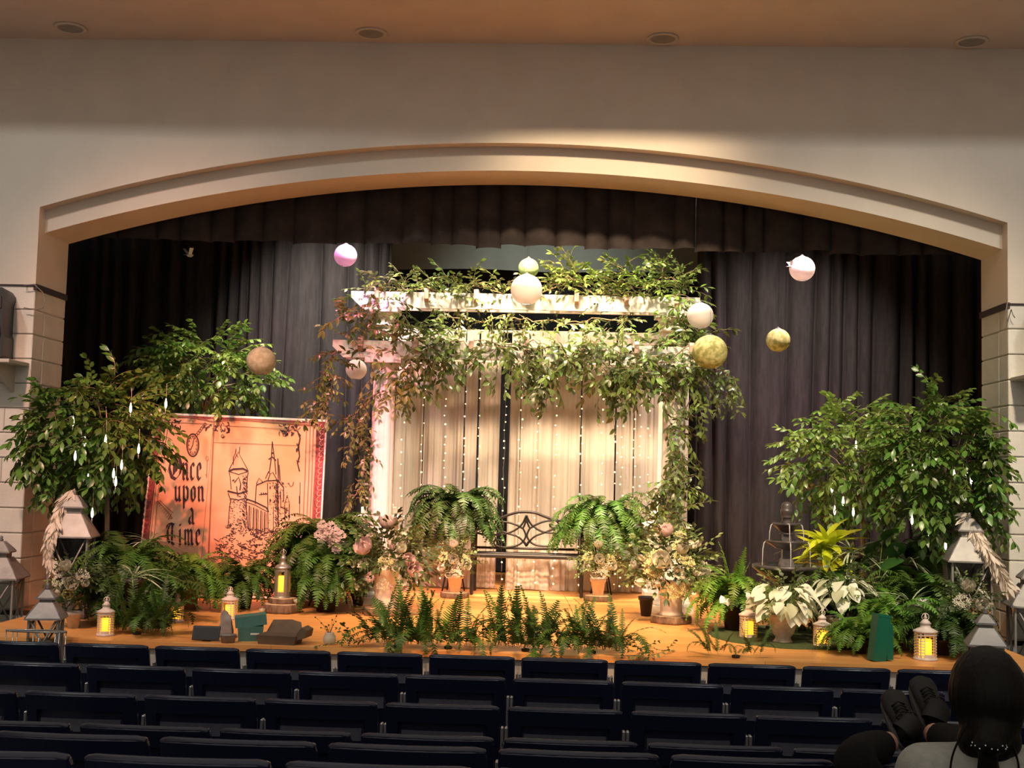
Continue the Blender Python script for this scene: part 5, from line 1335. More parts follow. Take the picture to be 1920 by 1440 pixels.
arrangement('large white and yellow flower arrangement in a pale urn by the vine-covered column', (pB.x, pB.y, .06), .125, .30, 'white', 'white_urn', P(1262, 1068, pB.y).z-.06, 72/sB, 72/sB,
    [('peony', 'white_petal', -.3, .2, 1.1), ('peony', 'pink_petal', -.2, .85, 1.0), ('rose', 'white_petal', .15, .5, 1.2), ('anemone', 'white_petal', .08, -.05, 1.0), ('rose', 'white_petal', .48, .0, 1.0), ('peony', 'white_petal', .6, -.12, .9), ('bud', 'white_petal', -.75, -.3, 1.2), ('bud', 'white_petal', -.42, -.3, 1.1),
     ('cluster', 'cream_petal', -.5, .25, 1.3), ('cluster', 'cream_petal', -.55, .05, 1.0), ('cluster', 'cream_petal', .3, .25, .8), ('cluster', 'white_petal', .75, .1, .8), ('cluster', 'cream_petal', .25, -.45, .8), ('cluster', 'cream_petal', -.1, -.5, .9)]+rb(18, [('anemone', 'white_petal', .8), ('rose', 'white_petal', .8), ('cluster', 'cream_petal', .8), ('bud', 'white_petal', .8)], 6), 130, .3)
# dark nursery pots behind those urns
for px, py, wpx, hpx, lb in ((671, 1136, 26, 36, 'small dark pot tucked behind the pink flower urn'), (1211, 1155, 26, 36, 'small dark pot tucked behind the white flower urn')):
    p = G(px, py); s = PXM(p.y); t = thing('plant_pot', lb, 'plant pot', p)
    std_pot(t, wpx/s/2, hpx/s, 'dark_pot')
# bench pots
for px, py, sd, lb, seed in ((852, 1124, 0, 'small white flowers in a clay pot at the pink-column side of the bench', 4), (1121, 1130, 0, 'small white flowers in a clay pot at the fountain side of the bench', 9)):
    p = G(px, py-3); wood_slice('wood slice under the small white flowers at the %s side of the bench' % ('pink-column' if px < 1000 else 'fountain'), px, py, 54, .05)
    s = PXM(p.y)
    arrangement(lb, (p.x, p.y, .05), .078, .17, 'pot', 'terracotta_pale', P(px, 1056, p.y).z-.05, 33/s, 36/s, [('rose', 'white_petal', -.05, .8, 1.0), ('rose', 'white_petal', .0, .15, 1.2), ('rose', 'white_petal', .55, -.1, 1.1), ('bud', 'white_petal', .3, -.5, 1.0), ('rose', 'white_petal', -.55, -.2, .9), ('cluster', 'cream_petal', .6, .2, .8), ('cluster', 'cream_petal', -.6, .3, .8), ('cluster', 'white_petal', .2, -.2, .8), ('rose', 'white_petal', -.2, -.45, .9)], 60, .2)
# caladium-like white flowers round the fountain
CALM = MB(); blade(CALM, (0, 0, 0), (1, 0, 0), (0, 0, 1), .13, .105, 5, .35, 0, .12, prof=lambda t: max(0, math.sin(math.pi*(t**.6)))**.7); CAL = CALM.mesh('leaf', 'caladium_leaf')
CALW = MB(); blade(CALW, (0, 0, 0), (1, 0, 0), (0, 0, 1), .12, .10, 5, .3, 0, .2, prof=lambda t: max(0, math.sin(math.pi*(t**.6)))**.7); CALW = CALW.mesh('leaf', 'caladium_white')
def caladium(label, px, py, r, h, kind, mat, cpx, cpy, rxp, rzp, n, name='white_caladium', white=.4, green=.3):
    p = G(px, py); s = PXM(p.y); t = thing(name, label, 'potted plant', p)
    MB().lathe(urn_profile(r, h, kind), 26).build('urn', mat, t); MB().lathe([(0, h*.93), (r*.78, h*.93)], 20).build('soil', 'soil', t)
    c = P(cpx, cpy, p.y)-p; rx, rz = rxp/s, rzp/s; st = MB()
    for k in range(n):
        a = RN.uniform(0, 6.283); e = RN.uniform(-.5, 1); q = math.sqrt(1-e*e); v = Vector((q*math.cos(a), q*math.sin(a), e)); u = RN.uniform(.6, 1)
        q_ = c+Vector((v.x*rx*u, v.y*rx*u, v.z*rz*u)); x = RN.random()
        dv = Vector((v.x*1.2, v.y*.3-.25, v.z*.4-.5)); fu = orient(dv, RN.uniform(-.5, .5))
        if x < white: obj('leaf', CALW, t, q_, fu, RN.uniform(.7, 1.15))
        elif x < 1-green: obj('leaf', CAL, t, q_, fu, RN.uniform(.7, 1.1))
        else: obj('foliage_sprig', RN.choice(FILL+FILD), t, c+(q_-c)*.5, orient(v), RN.uniform(.8, 1.2))
        st.tube([(0, 0, h*.9), q_*.5+Vector((0, 0, h*.5)), q_], .003, 4)
    stuff(st.build('stems', 'stem_green', t)); return t
caladium('white-leaved plant in a mossy stone urn in front of the fountain', 1468, 1207, .125, .225, 'stone', 'stone_urn', 1473, 1128, 58, 36, 110, white=.55, green=.25)
caladium('white-flowered plant in a round rustic pot beside the stone urn', 1581, 1205, .13, .19, 'pot', 'stone_urn', 1580, 1112, 44, 40, 84, name='potted_hydrangea', white=.35, green=.45)
# white roses by the tall lanterns
for px, py, cpx, cpy, lb in ((137, 1178, 140, 1092, 'white rose bouquet in a pale pot before the tall lantern near the dark ficus'), (1812, 1225, 1812, 1130, 'white rose bouquet in a pale pot before the tall lantern near the green ficus')):
    p = G(px, py); s = PXM(p.y)
    arrangement(lb, p, .06, .12, 'pot', 'stone_urn', P(cpx, cpy, p.y).z, 36/s, 36/s, [('rose', 'white_petal', -.15, .65, 1.1), ('rose', 'white_petal', .25, -.05, 1.15), ('rose', 'cream_petal', .1, -.45, .9), ('rose', 'white_petal', -.45, -.45, .8), ('rose', 'white_petal', .7, .0, .7), ('cluster', 'white_petal', -.5, .1, .8), ('cluster', 'white_petal', .6, .4, .7)], 44, .75)
# pink blossom in the weeping fern
c0 = P(612, 1000, .45); t = thing('blossom_spray', 'spray of small pale pink blossom resting in the weeping fern', 'flowers', c0)
for px, py in ((606, 993), (620, 990), (632, 998), (612, 1008), (600, 1003), (626, 1010), (638, 1006), (615, 998), (627, 1022), (630, 1030), (604, 985)):
    q = P(px, py, .45+RN.uniform(-.05, .05)); obj('blossom_cluster', BL[('cluster', 'pink_petal')], t, q-c0, orient_z((RN.uniform(-.4, .4), -1, .5)), RN.uniform(.7, 1.0))
br_ = MB(); br_.tube([(0, .12, -.12), (0, .03, -.02), (.06, 0, -.02), (.1, .0, -.14)], .004, 4); br_.build('stem', 'stem_green', t)
# moss rug under the fountain
pr = G(1480, 1185); m = MB(); n = 40
rim = [Vector(((.64+.03*math.sin(k*3))*math.cos(2*math.pi*k/n), (.66+.02*math.sin(k*5))*math.sin(2*math.pi*k/n), 0)) for k in range(n)]
m.add([v for v in rim]+[v*.97+Vector((0, 0, .016)) for v in rim]+[(0, 0, .018)], [(k, (k+1) % n, n+(k+1) % n, n+k) for k in range(n)]+[(n+k, n+(k+1) % n, 2*n) for k in range(n)])
# placed a little to the rear so its front edge shows below the urn
tag(m.build('moss_rug', 'moss_rug', None, (P(1488, 1150, -.25).x, -.25, .001)), 'dark mossy rug on the boards under the fountain and urns', 'rug')
# lime plant
p = GP(1548, .45); t = thing('lime_dracaena', 'vivid lime-green plant with broad arching leaves behind the fountain', 'potted plant', p)
std_pot(t, .13, .28, 'dark_pot'); zc = P(1548, 1030, .45).z
MB().tube([(0, 0, .2), (0, 0, zc)], .02, 8).build('cane', 'trunk_bark', t)
LV = []
for k, (L, Wd, dr) in enumerate(((.34, .075, .55), (.30, .08, .9), (.26, .07, .3), (.32, .065, 1.2))):
    m = MB(); blade(m, (0, 0, 0), (1, 0, .9), (-.9, 0, 1), L, Wd, 8, dr, 0, .25); LV.append(m.mesh('leaf', 'lime_leaf'))
for k in range(60): obj('leaf', LV[k % 4], t, (0, 0, zc+RN.uniform(-.16, .06)), (RN.uniform(-.3, .3), RN.uniform(-.5, .7), k*2.4), RN.uniform(.85, 1.2))
# peace lily with big dark leaves
p = GP(1645, .1); t = thing('peace_lily', 'glossy plant with large dark paddle leaves behind the rustic pot', 'potted plant', p); std_pot(t, .13, .24, 'dark_pot')
BM = MB(); blade(BM, (0, 0, 0), (1, 0, 0), (0, 0, 1), .22, .125, 7, .35, 0, .12, prof=lambda u: max(0, math.sin(math.pi*(.04+.93*u**.85)))**.75); BIG = BM.mesh('leaf', 'dark_leaf')
sb = MB()
for px, py, ang, s in ((1627, 1030, 1.45, 1.1), (1650, 1055, .9, .9), (1610, 1075, 2.6, .9), (1640, 1080, 1.2, .8), (1672, 1062, .5, 1.0), (1628, 1050, 1.9, .9), (1690, 1090, .2, .8), (1605, 1100, 2.9, .8), (1660, 1100, -.1, .8), (1655, 1000, 1.2, .9), (1637, 1110, 3.6, .8), (1665, 1030, 1.0, 1.0)):
    q = P(px, py+12, .1+RN.uniform(-.15, .1))-p; d = Vector((math.cos(ang), -.55, math.sin(ang)*.8)); obj('leaf', BIG, t, q, orient(d, RN.uniform(-.9, .9)), s); sb.tube([(0, 0, .22), Vector((q.x*.4, q.y*.4, q.z*.7)), q], .004, 4)
stuff(sb.build('stems', 'stem_green', t))
# striped ribbon plants
STM = [MB() for _ in range(3)]
for k, m in enumerate(STM): blade(m, (0, 0, 0), (1, 0, 1.0), (-1, 0, 1), .30+.04*k, .016, 7, .6+.3*k, 0, .3)
STM = [m.mesh('leaf', 'striped_leaf') for m in STM]
for px, py, Y, lb in ((1700, 1060, .2, 'striped spider plant beside the peace lily'), (1598, 1040, .30, 'striped spider plant between lime plant and peace lily'), (1706, 1135, -.55, 'striped spider plant in front of the peace lily'), (275, 1020, .12, 'striped spider plant above the large green fern at the book edge'), (250, 1085, -.90, 'striped spider plant low among the ferns by the pierced lantern')):
    p = GP(px, Y); t = thing('spider_plant', lb, 'potted plant', p); zc = P(px, py, Y).z; hp_ = min(zc, .16); po_ = std_pot(t, .07, hp_, 'dark_pot'); po_.location.z = zc-hp_
    if zc > .2:
        sn_ = MB(); sn_.lathe([(.07, zc-hp_-.012), (.07, zc-hp_+.002)], 14)
        for kk in range(3):
            aa = kk*2.094; sn_.tube([(.06*math.cos(aa), .06*math.sin(aa), zc-hp_-.008), (.075*math.cos(aa), .075*math.sin(aa), 0)], .006, 5)
        sn_.build('plant_stand', 'dark_metal', t)
    for k in range(26): obj('leaf', RN.choice(STM), t, (0, 0, zc), (RN.uniform(-.3, .3), RN.uniform(-.4, .5), RN.uniform(0, 6.28)), RN.uniform(.6, 1.0))
# butterflies clipped in the greenery
BFM = MB()
for s in (-1, 1):
    BFM.add([(0, 0, 0), (s*.012, 0, .03), (s*.04, .012, .034), (s*.042, .012, .01), (s*.03, .008, -.022), (s*.006, 0, -.014)], [(0, 1, 2, 3, 4, 5)])
BFM.tube([(0, 0, -.02), (0, 0, .022)], .003, 5); BFM = BFM.mesh('butterfly', 'white_plastic')
for px, py, Y, lb in ((1359, 1128, -.25, 'white paper butterfly on the fern in front of the fountain'), (1409, 1119, -.35, 'white paper butterfly beside the pierced lantern by the fountain'), (1731, 1130, -.45, 'white paper butterfly on the fern near the tall lantern')):
    tag(obj('butterfly', BFM, None, P(px, py, Y), (-.2, RN.uniform(-.5, .5), RN.uniform(-.4, .4)), 1.1), lb, 'butterfly ornament')

# ================================================================== speakers on wall shelves
for s, px, py, lb in ((-1, 0, 668, 'beside the book'), (1, 1920, 708, 'above the seated person')):
    xa = s*(HW+.13)          # inner end
    zsh = (P(20, 676, -.2).z if s < 0 else P(1910, 704, -.2).z)
    sh = thing('wall_shelf', 'small pale wall shelf under the black loudspeaker '+lb, 'shelf', (s*(HW+.305), 0, zsh))
    MB().rbox((0, -.19, -.015), (.58, .37, .03), .004).build('board', 'riser_paint', sh)
    for k in (-1, 1):
        m = MB(); m.prism([(-.34, -.03), (-.34, -.05), (-.02, -.24), (0, -.24), (0, -.03)], .03, Matrix.Translation((k*.16+.015, 0, 0)) @ Matrix.Rotation(math.pi/2, 4, 'Z')); m.build('bracket', 'riser_paint', sh)
    sp = thing('loudspeaker', 'black moulded plastic loudspeaker on the wall shelf '+lb, 'speaker', (s*(HW+.315), -.19, zsh), -s*.18)
    hw, h, dp = .19, .56, .32
    m = MB(); poly = [(-hw+.01, .0), (hw-.01, 0), (hw, .02), (hw, h*.3), (hw-.012, h*.36), (hw-.012, h*.8), (hw, h*.88), (hw-.0, h-.04), (hw-.03, h), (-hw+.03, h), (-hw, h-.04), (-hw, h*.88), (-hw+.012, h*.8), (-hw+.012, h*.36), (-hw, h*.3), (-hw, .02)]
    m.prism(poly, dp, Matrix.Translation((0, -dp/2, .015))); cab = m.build('cabinet', 'speaker_black', sp)
    g = MB(); c = Vector((0, -dp/2-.004, .21)); vs = [c+Vector((0, -.03, 0))]+[c+Vector((.155*math.cos(a), 0, .155*math.sin(a))) for a in arc(0, 2*math.pi, 32)[:-1]]
    g.add(vs, [(0, 1+(k+1) % 32, 1+k) for k in range(32)], 0, True); g.tube([c+Vector((.160*math.cos(a), -.002, .160*math.sin(a))) for a in arc(0, 2*math.pi, 32)[:-1]], .010, 6, closed=True); g.build('woofer_grille', 'speaker_grille', sp)
    hn = MB(); hn.prism([(-.12, .40), (-.05, .385), (.05, .385), (.12, .40), (.13, .53), (-.13, .53)], .012, Matrix.Translation((0, -dp/2-.006, 0))); hn.build('horn', 'speaker_grille', sp)
    MB().add([(-.05, -dp/2-.008, .40), (.05, -dp/2-.008, .40), (.02, -dp/2-.0082, .46), (-.02, -dp/2-.0082, .46)], [(0, 1, 2, 3)]).build('horn_throat', 'horn_grey', sp)
    for k in (-1, 1):
        MB().rbox((k*.155, -dp/2-.004, .455), (.018, .012, .10), .004).build('port_slot', 'dark_trim', sp)
        MB().rbox((k*.12, 0, .0075), (.05, .2, .015), .004).build('rubber_foot', 'speaker_black', sp)
    if s < 0: px_ = [(45, 535), (64, 533), (80, 548), (85, 565), (80, 577), (66, 581), (45, 577)]
    else: px_ = [(1889, 567), (1886, 585), (1889, 603), (1896, 580), (1899, 590), (1903, 596)]
    cb = MB(); c0 = P(px_[0][0], px_[0][1], -.06); cb.tube([P(x, y, -.06)-c0 for x, y in px_], .004, 5)
    cb.tube([(0, 0, 0), (0, .06, .0)], .004, 5)
    tag(cb.build('speaker_cable', 'cable_grey', None, c0), 'thin looped speaker cable on the wall by the loudspeaker '+lb, 'cable')

# ================================================================== odds and ends along the stage edge
Y0 = -1.22
def at(px, py, Y): return P(px, py, Y)
p = G(466, 1218, 0); p = Vector((P(469, 1200, -1.28).x, -1.28, 0))
t = thing('takeaway_box', 'teal cardboard takeaway box standing open at the stage edge', 'box', p, .25)
s = 1/PXM(-1.0)
MB().box((0, 0, .05), (.16, .16, .10), taper=1.1).build('tray', 'teal_card', t)
m = MB(); m.box((0, .02, .135), (.215, .18, .07), Matrix.Rotation(-.12, 3, 'Y')); m.build('lid', 'teal_card', t)
MB().box((.03, -.083, .06), (.06, .003, .03)).build('paper_label', 'label_white', t)
p = Vector((P(525, 1200, -1.40).x, -1.40, 0)); t = thing('takeaway_box', 'brown cardboard takeaway box lying open beside the teal one', 'box', p, -.1)
MB().box((0, 0, .03), (.25, .17, .06), taper=1.12).build('tray', 'brown_card', t)
m = MB(); m.add([(-.13, .09, .06), (.13, .09, .06), (.10, .14, .13), (.03, .15, .145), (-.10, .14, .14)], [(0, 1, 2, 3, 4)]); m.add([(-.13, .094, .06), (.13, .094, .06), (.10, .144, .13), (.03, .154, .145), (-.10, .144, .14)], [(4, 3, 2, 1, 0)]); m.build('lid', 'brown_card', t)
m = MB(); m.prism([(.13, .03), (.20, .05), (.21, .10), (.17, .12), (.14, .08)], .15, Matrix.Translation((0, -.07, 0))); m.build('side_flap', 'brown_card', t)
p = Vector((P(428, 1200, -1.2).x, -1.2, 0)); t = thing('paper_bag', 'crumpled grey paper bag beside the teal box', 'bag', p)
m = MB()
for k in range(2): m.grid(lambda u, v: (.11*(u-.5)*(1-.4*v)-.02+.012*noise.noise(Vector((u*4, v*4, k))), (-.03 if k else .03)*(1-.7*v)+.015*noise.noise(Vector((u*5, v*5, k+3))), .17*v+.02*math.sin(u*5)*v), 8, 8)
m.build('bag_wall', 'grey_bag', t); MB().box((0, 0, .004), (.11, .06, .008)).build('bag_bottom', 'grey_bag', t)
p = Vector((P(427, 1212, -1.452).x, -1.452, 0)); t = thing('plastic_tub', 'low clear grey plastic tub in front of the teal box', 'container', p)
MB().lathe([(.044, 0), (.054, .05), (.058, .055), (.054, .052), (.042, .006)], 20).build('tub', 'grey_bag', t); MB().lathe([(0, .056), (.056, .056), (.058, .05)], 20).build('lid', 'grey_bag', t)
p = Vector((P(386, 1205, -1.42).x, -1.42, 0)); t = thing('tablet', 'small black tablet propped at the stage edge near the paper bag', 'tablet', p)
Mx = Matrix.Rotation(-.35, 3, 'X'); m = MB(); m.rbox(Vector((0, 0, .055)), (.19, .012, .10), .004, Mx); m.build('body', 'speaker_black', t)
m = MB(); m.rbox(Vector((0, -.0075, .055)), (.17, .002, .08), .0008, Mx); m.build('screen', 'screen_black', t); MB().box((0, .03, .02), (.06, .06, .008), Matrix.Rotation(.6, 3, 'X')).build('kickstand', 'speaker_black', t)
p = Vector((P(617, 1222, -1.42).x, -1.42, 0)); t = thing('bud_vase', 'small white pot with thin dark seed heads at the stage edge', 'vase', p)
MB().lathe([(.03, 0), (.045, .03), (.042, .06), (.03, .075), (.034, .085)], 16).build('vase', 'white_petal', t)
for k in range(12):
    a = RN.uniform(0, 6.28); q = Vector((.09*math.cos(a)*RN.random()-.02, .04*math.sin(a), .10+RN.uniform(0, .10))); m = MB(); m.tube([(0, 0, .07), q*.6+Vector((0, 0, .04)), q], .0012, 3); m.sphere(q, .006, 6, 4); m.build('seed_head', 'dark_filler_leaf', t)
# green upright box leaning at the stage edge
p = Vector((P(1648, 1245, -1.35).x, -1.35, 0)); t = thing('green_carton', 'tall dark green carton standing upright at the stage edge among ferns', 'carton', p, .35)
m = MB(); m.box((0, 0, .15), (.10, .075, .30), Matrix.Rotation(.13, 3, 'Y')); m.build('body', 'green_plastic', t); m = MB(); m.box((.022, 0, .303), (.104, .079, .018), Matrix.Rotation(.13, 3, 'Y')); m.build('cap', 'green_plastic', t)
m = MB(); m.box((.07, 0, .13), (.05, .07, .24), Matrix.Rotation(.05, 3, 'Y'), taper=.7); m.build('side_flap', 'green_plastic', t)
# wire table at the book side of the stage edge
p = Vector((P(68, 1186, -1.872).x, -1.872, FLOOR_Z+.006)); zt_ = P(68, 1185, -1.872).z-FLOOR_Z
t = thing('wire_stand', 'low round wire stand with a clear top beside the short lantern', 'plant stand', p)
m = MB(); m.tube([(.20*math.cos(a), .045*math.sin(a), zt_) for a in arc(0, 2*math.pi, 36)[:-1]], .006, 6, closed=True); m.build('rim', 'glass_rim', t)
for k in range(8):
    a = k*math.pi/4; MB().tube([(.2*math.cos(a), .045*math.sin(a), zt_), (.16*math.cos(a), .04*math.sin(a), .004)], .0035, 4).build('wire_leg', 'glass_rim', t)
m = MB(); m.tube([(.16*math.cos(a), .04*math.sin(a), .006) for a in arc(0, 2*math.pi, 30)[:-1]], .005, 5, closed=True); m.build('foot_ring', 'glass_rim', t)
# ================================================================== the seated person
def skin_mesh(name, verts, edges, radii, mat, root=0, sub=2, smooth=True, remesh=0):
    me = bpy.data.meshes.new(name); me.from_pydata([tuple(v) for v in verts], edges, []); o = bpy.data.objects.new(name, me); COL.objects.link(o)
    md = o.modifiers.new('skin', 'SKIN'); md.use_smooth_shade = True
    ly = me.skin_vertices[0] if me.skin_vertices else None
    for i, r in enumerate(radii):
        d = ly.data[i]; d.radius = r if isinstance(r, tuple) else (r, r); d.use_root = (i == root)
    s = o.modifiers.new('sub', 'SUBSURF'); s.levels = sub; s.render_levels = sub
    if remesh:
        rm = o.modifiers.new('rm', 'REMESH'); rm.mode = 'VOXEL'; rm.voxel_size = remesh
        so = o.modifiers.new('so', 'SMOOTH'); so.iterations = 8; so.factor = .5
    bpy.context.view_layer.update(); dg = bpy.context.evaluated_depsgraph_get(); ev = o.evaluated_get(dg); m2 = bpy.data.meshes.new_from_object(ev)
    COL.objects.unlink(o); bpy.data.objects.remove(o); bpy.data.meshes.remove(me)
    m2.name = name; m2.materials.clear(); m2.materials.append(MATS[mat])
    for p in m2.polygons: p.use_smooth = smooth; p.material_index = 0
    return m2
def PD(px, py, D): return P(px, py, CAM.y+D)
hd = PD(1851, 1300, 3.46)
pel = Vector((hd.x-.01, hd.y+.13, hd.z-.565)); per = thing('person', 'seated person with dark ponytail, grey tee and black shoes propped on the seats ahead', 'person', pel)
def q(v): return Vector(v)-pel
neck = q(hd)+Vector((0, -.01, -.145)); chest = neck+Vector((0, .03, -.16)); waist = chest+Vector((0, .06, -.15)); hip = Vector((0, 0, 0))
shL = neck+Vector((-.165, .02, -.075)); shR = neck+Vector((.165, .02, -.075))
elL = shL+Vector((-.06, .10, -.25)); elR = shR+Vector((.06, .10, -.25)); wrL = elL+Vector((.12, .18, .0)); wrR = elR+Vector((-.12, .18, .0))
hipL = Vector((-.10, .05, -.01)); hipR = Vector((.10, .05, -.01))
knL = q(PD(1594, 1420, 3.72)); knR = q(PD(1835, 1410, 3.72))
anL = q(PD(1670, 1390, 4.12)); anR = q(PD(1744, 1374, 4.20))
def lp(a, b, u): return a+(b-a)*u
V = [hip, waist, chest, neck, q(hd)+Vector((0, .0, -.06)), q(hd)+Vector((0, .01, .02)), q(hd)+Vector((0, 0, .075)),
     shL, lp(shL, elL, .5), elL, wrL, wrL+Vector((.05, .05, -.01)), shR, lp(shR, elR, .5), elR, wrR, wrR+Vector((-.05, .05, -.01)),
     hipL, lp(hipL, knL, .5), knL, lp(knL, anL, .45), anL, hipR, lp(hipR, knR, .5), knR, lp(knR, anR, .45), anR,
     q(hd)+Vector((0, .112, -.03))]
E_ = [(0, 1), (1, 2), (2, 3), (3, 4), (4, 5), (5, 6), (2, 7), (7, 8), (8, 9), (9, 10), (10, 11), (2, 12), (12, 13), (13, 14), (14, 15), (15, 16),
      (0, 17), (17, 18), (18, 19), (19, 20), (20, 21), (0, 22), (22, 23), (23, 24), (24, 25), (25, 26), (4, 27)]
RD = [(.13, .11), (.12, .09), (.13, .09), .05, (.068, .085), (.078, .095), (.055, .065), .055, .046, .040, .028, (.036, .018), .055, .046, .040, .028, (.036, .018),
      .085, .075, .058, .054, .036, .085, .075, .058, .054, .036, .010]
for (w_, s) in ((11, 1), (16, -1)):       # five fingers on each hand
    for k, (dx, L) in enumerate(((-.030, .055), (-.014, .075), (.002, .082), (.018, .076), (.033, .060))):
        a = V[w_]+Vector((dx*.9, .01 if k else -.01, 0)); b = a+Vector((s*.004+(dx if k == 0 else dx*.3), L*.6, -.006)); c = b+Vector((0, L*.4, -.022))
        i = len(V); V += [a, b, c]; E_ += [(w_, i), (i, i+1), (i+1, i+2)]; RD += [.010, .009, .007]
obj('body', skin_mesh('body', V, E_, RD, 'skin'), per)
# face and ears
f = MB(); hc = q(hd)
for s in (-1, 1):
    f.sphere(hc+Vector((s*.084, .005, -.02)), .022, 8, 6, sc=(.35, .7, 1.2)); 
f.build('ears', 'skin', per)
f = MB()
for s in (-1, 1): f.sphere(hc+Vector((s*.032, .088, .0)), .012, 8, 6)
f.build('eyes', 'screen_black', per)
f = MB(); f.tube([hc+Vector((-.022, .098, -.070)), hc+Vector((0, .104, -.070)), hc+Vector((.022, .098, -.070))], [.003, .006, .003], 6); f.build('lips', 'pink_petal', per)
# clothes
up_ = neck+Vector((0, .01, -.085))
tv = [waist+Vector((0, .02, -.02)), waist, chest, up_, neck+Vector((0, .0, -.03)), shL, lp(shL, elL, .55), shR, lp(shR, elR, .55)]
m = MB()
def chain(a_, b_, ra, rb_, n=7, sc=(1, 1, 1)):
    for k in range(n+1): m.sphere(lp(a_, b_, k/n), ra+(rb_-ra)*k/n, 14, 9, sc=sc)
chain(waist+Vector((0, .02, .02)), chest, .15, .165, 7, (1, .78, 1)); chain(chest, up_, .16, .12, 5, (1, .80, 1)); chain(up_, neck+Vector((0, 0, -.02)), .10, .072, 4)
for a_, b_ in ((shL, elL), (shR, elR)): chain(up_, a_, .10, .082, 6); chain(a_, lp(a_, b_, .55), .080, .074, 6)
so_ = m.build('t_shirt', 'grey_knit'); rm = so_.modifiers.new('rm', 'REMESH'); rm.mode = 'VOXEL'; rm.voxel_size = .011; sm_ = so_.modifiers.new('so', 'SMOOTH'); sm_.iterations = 10; sm_.factor = .5
bpy.context.view_layer.update(); m2 = bpy.data.meshes.new_from_object(so_.evaluated_get(bpy.context.evaluated_depsgraph_get())); bpy.data.objects.remove(so_)
m2.materials.clear(); m2.materials.append(MATS['grey_knit'])
for p_ in m2.polygons: p_.use_smooth = True; p_.material_index = 0
obj('t_shirt', m2, per)
lv = [hip+Vector((0, .0, .06)), hip, hipL, lp(hipL, knL, .5), knL, lp(knL, anL, .5), lp(knL, anL, .86), hipR, lp(hipR, knR, .5), knR, lp(knR, anR, .5), lp(knR, anR, .86)]
obj('leggings', skin_mesh('leggings', lv, [(0, 1), (1, 2), (2, 3), (3, 4), (4, 5), (5, 6), (1, 7), (7, 8), (8, 9), (9, 10), (10, 11)], [(.135, .11), (.14, .11), .105, .088, .070, .060, .046, .105, .088, .070, .060, .046], 'black_knit', 1), per)
# hair: a cap over skull and nape, gathered into a tail
def hairfn(u, v):
    a = u*2*math.pi; e = v*math.pi; d = Vector((math.sin(a)*math.sin(e), -math.cos(a)*math.sin(e), math.cos(e)))   # u=0 is the back
    r_ = Vector((.103, .117, .128)); p = Vector((d.x*r_.x, d.y*r_.y, d.z*r_.z))
    front = d.y > .35
    if front and d.z < .45: p = Vector((p.x*.86, p.y*.80, max(p.z, .02)))
    if d.z < -.2 and not front: p.x *= 1-.25*(-.2-d.z); p.y *= 1-.1*(-.2-d.z)
    p += d*.004*math.sin(a*23+3*math.sin(e*3))
    return hc+p+Vector((0, -.005, .0))
tie = hc+Vector((-.035, -.112, -.115))
h = MB(); h.grid(hairfn, 48, 24)
for c_, r_ in ((Vector((0, -.02, -.05)), .088), (Vector((-.008, -.04, -.075)), .076), (Vector((-.016, -.065, -.092)), .060), (Vector((-.026, -.09, -.106)), .044), (tie-hc, .036), (Vector((.0, -.045, -.125)), .056), (Vector((.03, -.035, -.12)), .05), (Vector((-.045, -.04, -.12)), .05)): h.sphere(hc+c_, r_, 16, 10)
ho = h.build('hair', 'hair'); rm = ho.modifiers.new('rm', 'REMESH'); rm.mode = 'VOXEL'; rm.voxel_size = .009; so = ho.modifiers.new('so', 'SMOOTH'); so.iterations = 6; so.factor = .5
bpy.context.view_layer.update(); m2 = bpy.data.meshes.new_from_object(ho.evaluated_get(bpy.context.evaluated_depsgraph_get())); bpy.data.objects.remove(ho)
m2.materials.clear(); m2.materials.append(MATS['hair'])
for p_ in m2.polygons: p_.use_smooth = True; p_.material_index = 0
obj('hair', m2, per)
pt = MB(); tl_ = [tie+Vector((-.0, .03, .03)), tie, tie+Vector((.0, .006, -.03)), tie+Vector((.005, .016, -.08)), tie+Vector((.0, .020, -.13)), tie+Vector((-.005, .024, -.18))]
pt.tube(sm(tl_, 5), [.030]*5+[.026]*5+[.026]*5+[.026]*5+[.020]*5+[.006], 12)
for k in range(14):
    a = k*.45; off = Vector((.024*math.cos(a), .020*math.sin(a), 0)); pt.tube(sm([tl_[2]+off*.8, tl_[3]+off*1.05, tl_[4]+off*1.1, tl_[5]+off*.6-Vector((0, 0, .02))], 4), .005, 4)
for s, L in ((-1, .16), (1, .10)): pt.tube(sm([tie+Vector((s*.05, .02, .05)), tie+Vector((s*.085, .03, -.04)), tie+Vector((s*.09, .03, -.04-L*.5)), tie+Vector((s*.085, .02, -.04-L))], 5), .003, 4)
pt.build('ponytail', 'hair', per)
ht = MB(); ring = [tie+Vector((.032*math.cos(a), .032*math.sin(a)*.9-.004, .004*math.sin(3*a))) for a in arc(0, 2*math.pi, 18)[:-1]]; ht.tube(ring, .012, 6, closed=True); tieo = ht.build('hair_tie', 'black_knit', per)
d_ = MB()
for k in range(18):
    a = k*.35; d_.sphere(tie+Vector((.044*math.cos(a), .042*math.sin(a)-.004, .006*math.sin(k*2.2))), .0022, 5, 4)
stuff(d_.build('hair_tie_dots', 'label_white', tieo))
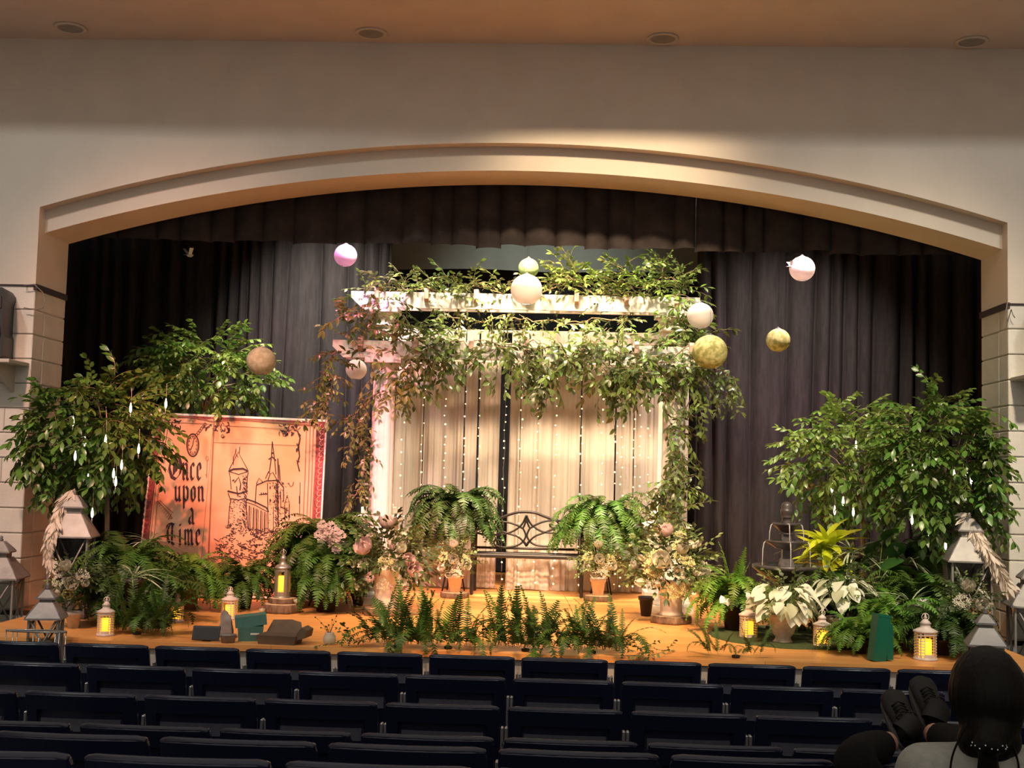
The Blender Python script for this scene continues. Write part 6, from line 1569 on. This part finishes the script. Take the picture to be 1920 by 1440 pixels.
# shoes
def shoe(ankle, heel_px, toe_px, D, lean, name_):
    he = q(PD(heel_px[0], heel_px[1], D)); to = q(PD(toe_px[0], toe_px[1], D+lean))
    zax = (to-he).normalized(); yax = Vector((0, 1, 0)); xax = yax.cross(zax).normalized(); yax = zax.cross(xax)
    L = (to-he).length; t_ = obj(name_, None, per, he)
    M = Matrix((xax, yax, zax)).transposed()
    secs = [(0.0, .022, .03), (.04, .033, .075), (.12, .037, .088), (.28, .036, .082), (.45, .038, .062), (.62, .044, .048), (.8, .046, .040), (.92, .038, .032), (1.0, .016, .018)]
    n = 14; m = MB(); vs = []
    for z, hw, dp in secs:
        for j in range(n):
            a = 2*math.pi*j/n; x = hw*math.cos(a)*(1+.0*a); y = -dp/2+dp/2*math.sin(a); vs.append(M @ Vector((x, y, z*L)))
    m.add(vs, [(i*n+j, i*n+(j+1) % n, (i+1)*n+(j+1) % n, (i+1)*n+j) for i in range(len(secs)-1) for j in range(n)]+[tuple(reversed(range(n))), tuple((len(secs)-1)*n+j for j in range(n))], 0, True)
    m.build('upper', 'shoe_black', t_)
    s_ = MB(); out = []
    for k in range(28):
        a = 2*math.pi*k/28; z = .5-.5*math.cos(a); w_ = .030+.018*math.sin(math.pi*min(1, z*1.0))**.5*(.6+.6*z); w_ = min(w_, .050)*math.sqrt(max(.02, 1-(2*z-1)**8)); out.append((w_*math.copysign(1, math.sin(a)) if abs(math.sin(a)) > .01 else 0, z*1.03*L-.008))
    poly = [Vector((x, 0, z)) for x, z in out]; nn = len(poly)
    s_.add([M @ (p+Vector((0, -.012, 0))) for p in poly]+[M @ (p+Vector((0, .014, 0))) for p in poly], [tuple(range(nn)), tuple(reversed(range(nn, 2*nn)))]+[(i, i+nn, (i+1) % nn+nn, (i+1) % nn) for i in range(nn)]); s_.build('sole', 'shoe_sole', t_)
    c_ = MB(); an = M.inverted() @ (ankle-he)
    c_.tube([M @ Vector((0, -.055, .13*L)), M @ Vector((0, -.085, .16*L)), M @ (an*.35+Vector((0, -.07, .15*L))*.65)], [.040, .044, .043], 14, cap=False); c_.build('collar', 'shoe_black', t_)
    l = MB()
    for k in range(5):
        z = (.36+.07*k)*L; yy = -.074+.006*k+(-.006)
        l.tube([M @ Vector((-.022, yy+.012, z)), M @ Vector((0, yy-.004, z+.006)), M @ Vector((.022, yy+.012, z))], .0035, 5)
    for s in (-1, 1): l.tube(sm([M @ Vector((0, -.082, .34*L)), M @ Vector((s*.02, -.10, .36*L)), M @ Vector((s*.034, -.095, .31*L)), M @ Vector((s*.012, -.088, .33*L))], 4), .003, 5)
    l.build('laces', 'shoe_black', t_)
    return t_
shoe(anL, (1708, 1404), (1668, 1297), 4.20, .14, 'shoe'); shoe(anR, (1754, 1374), (1722, 1272), 4.29, .14, 'shoe')
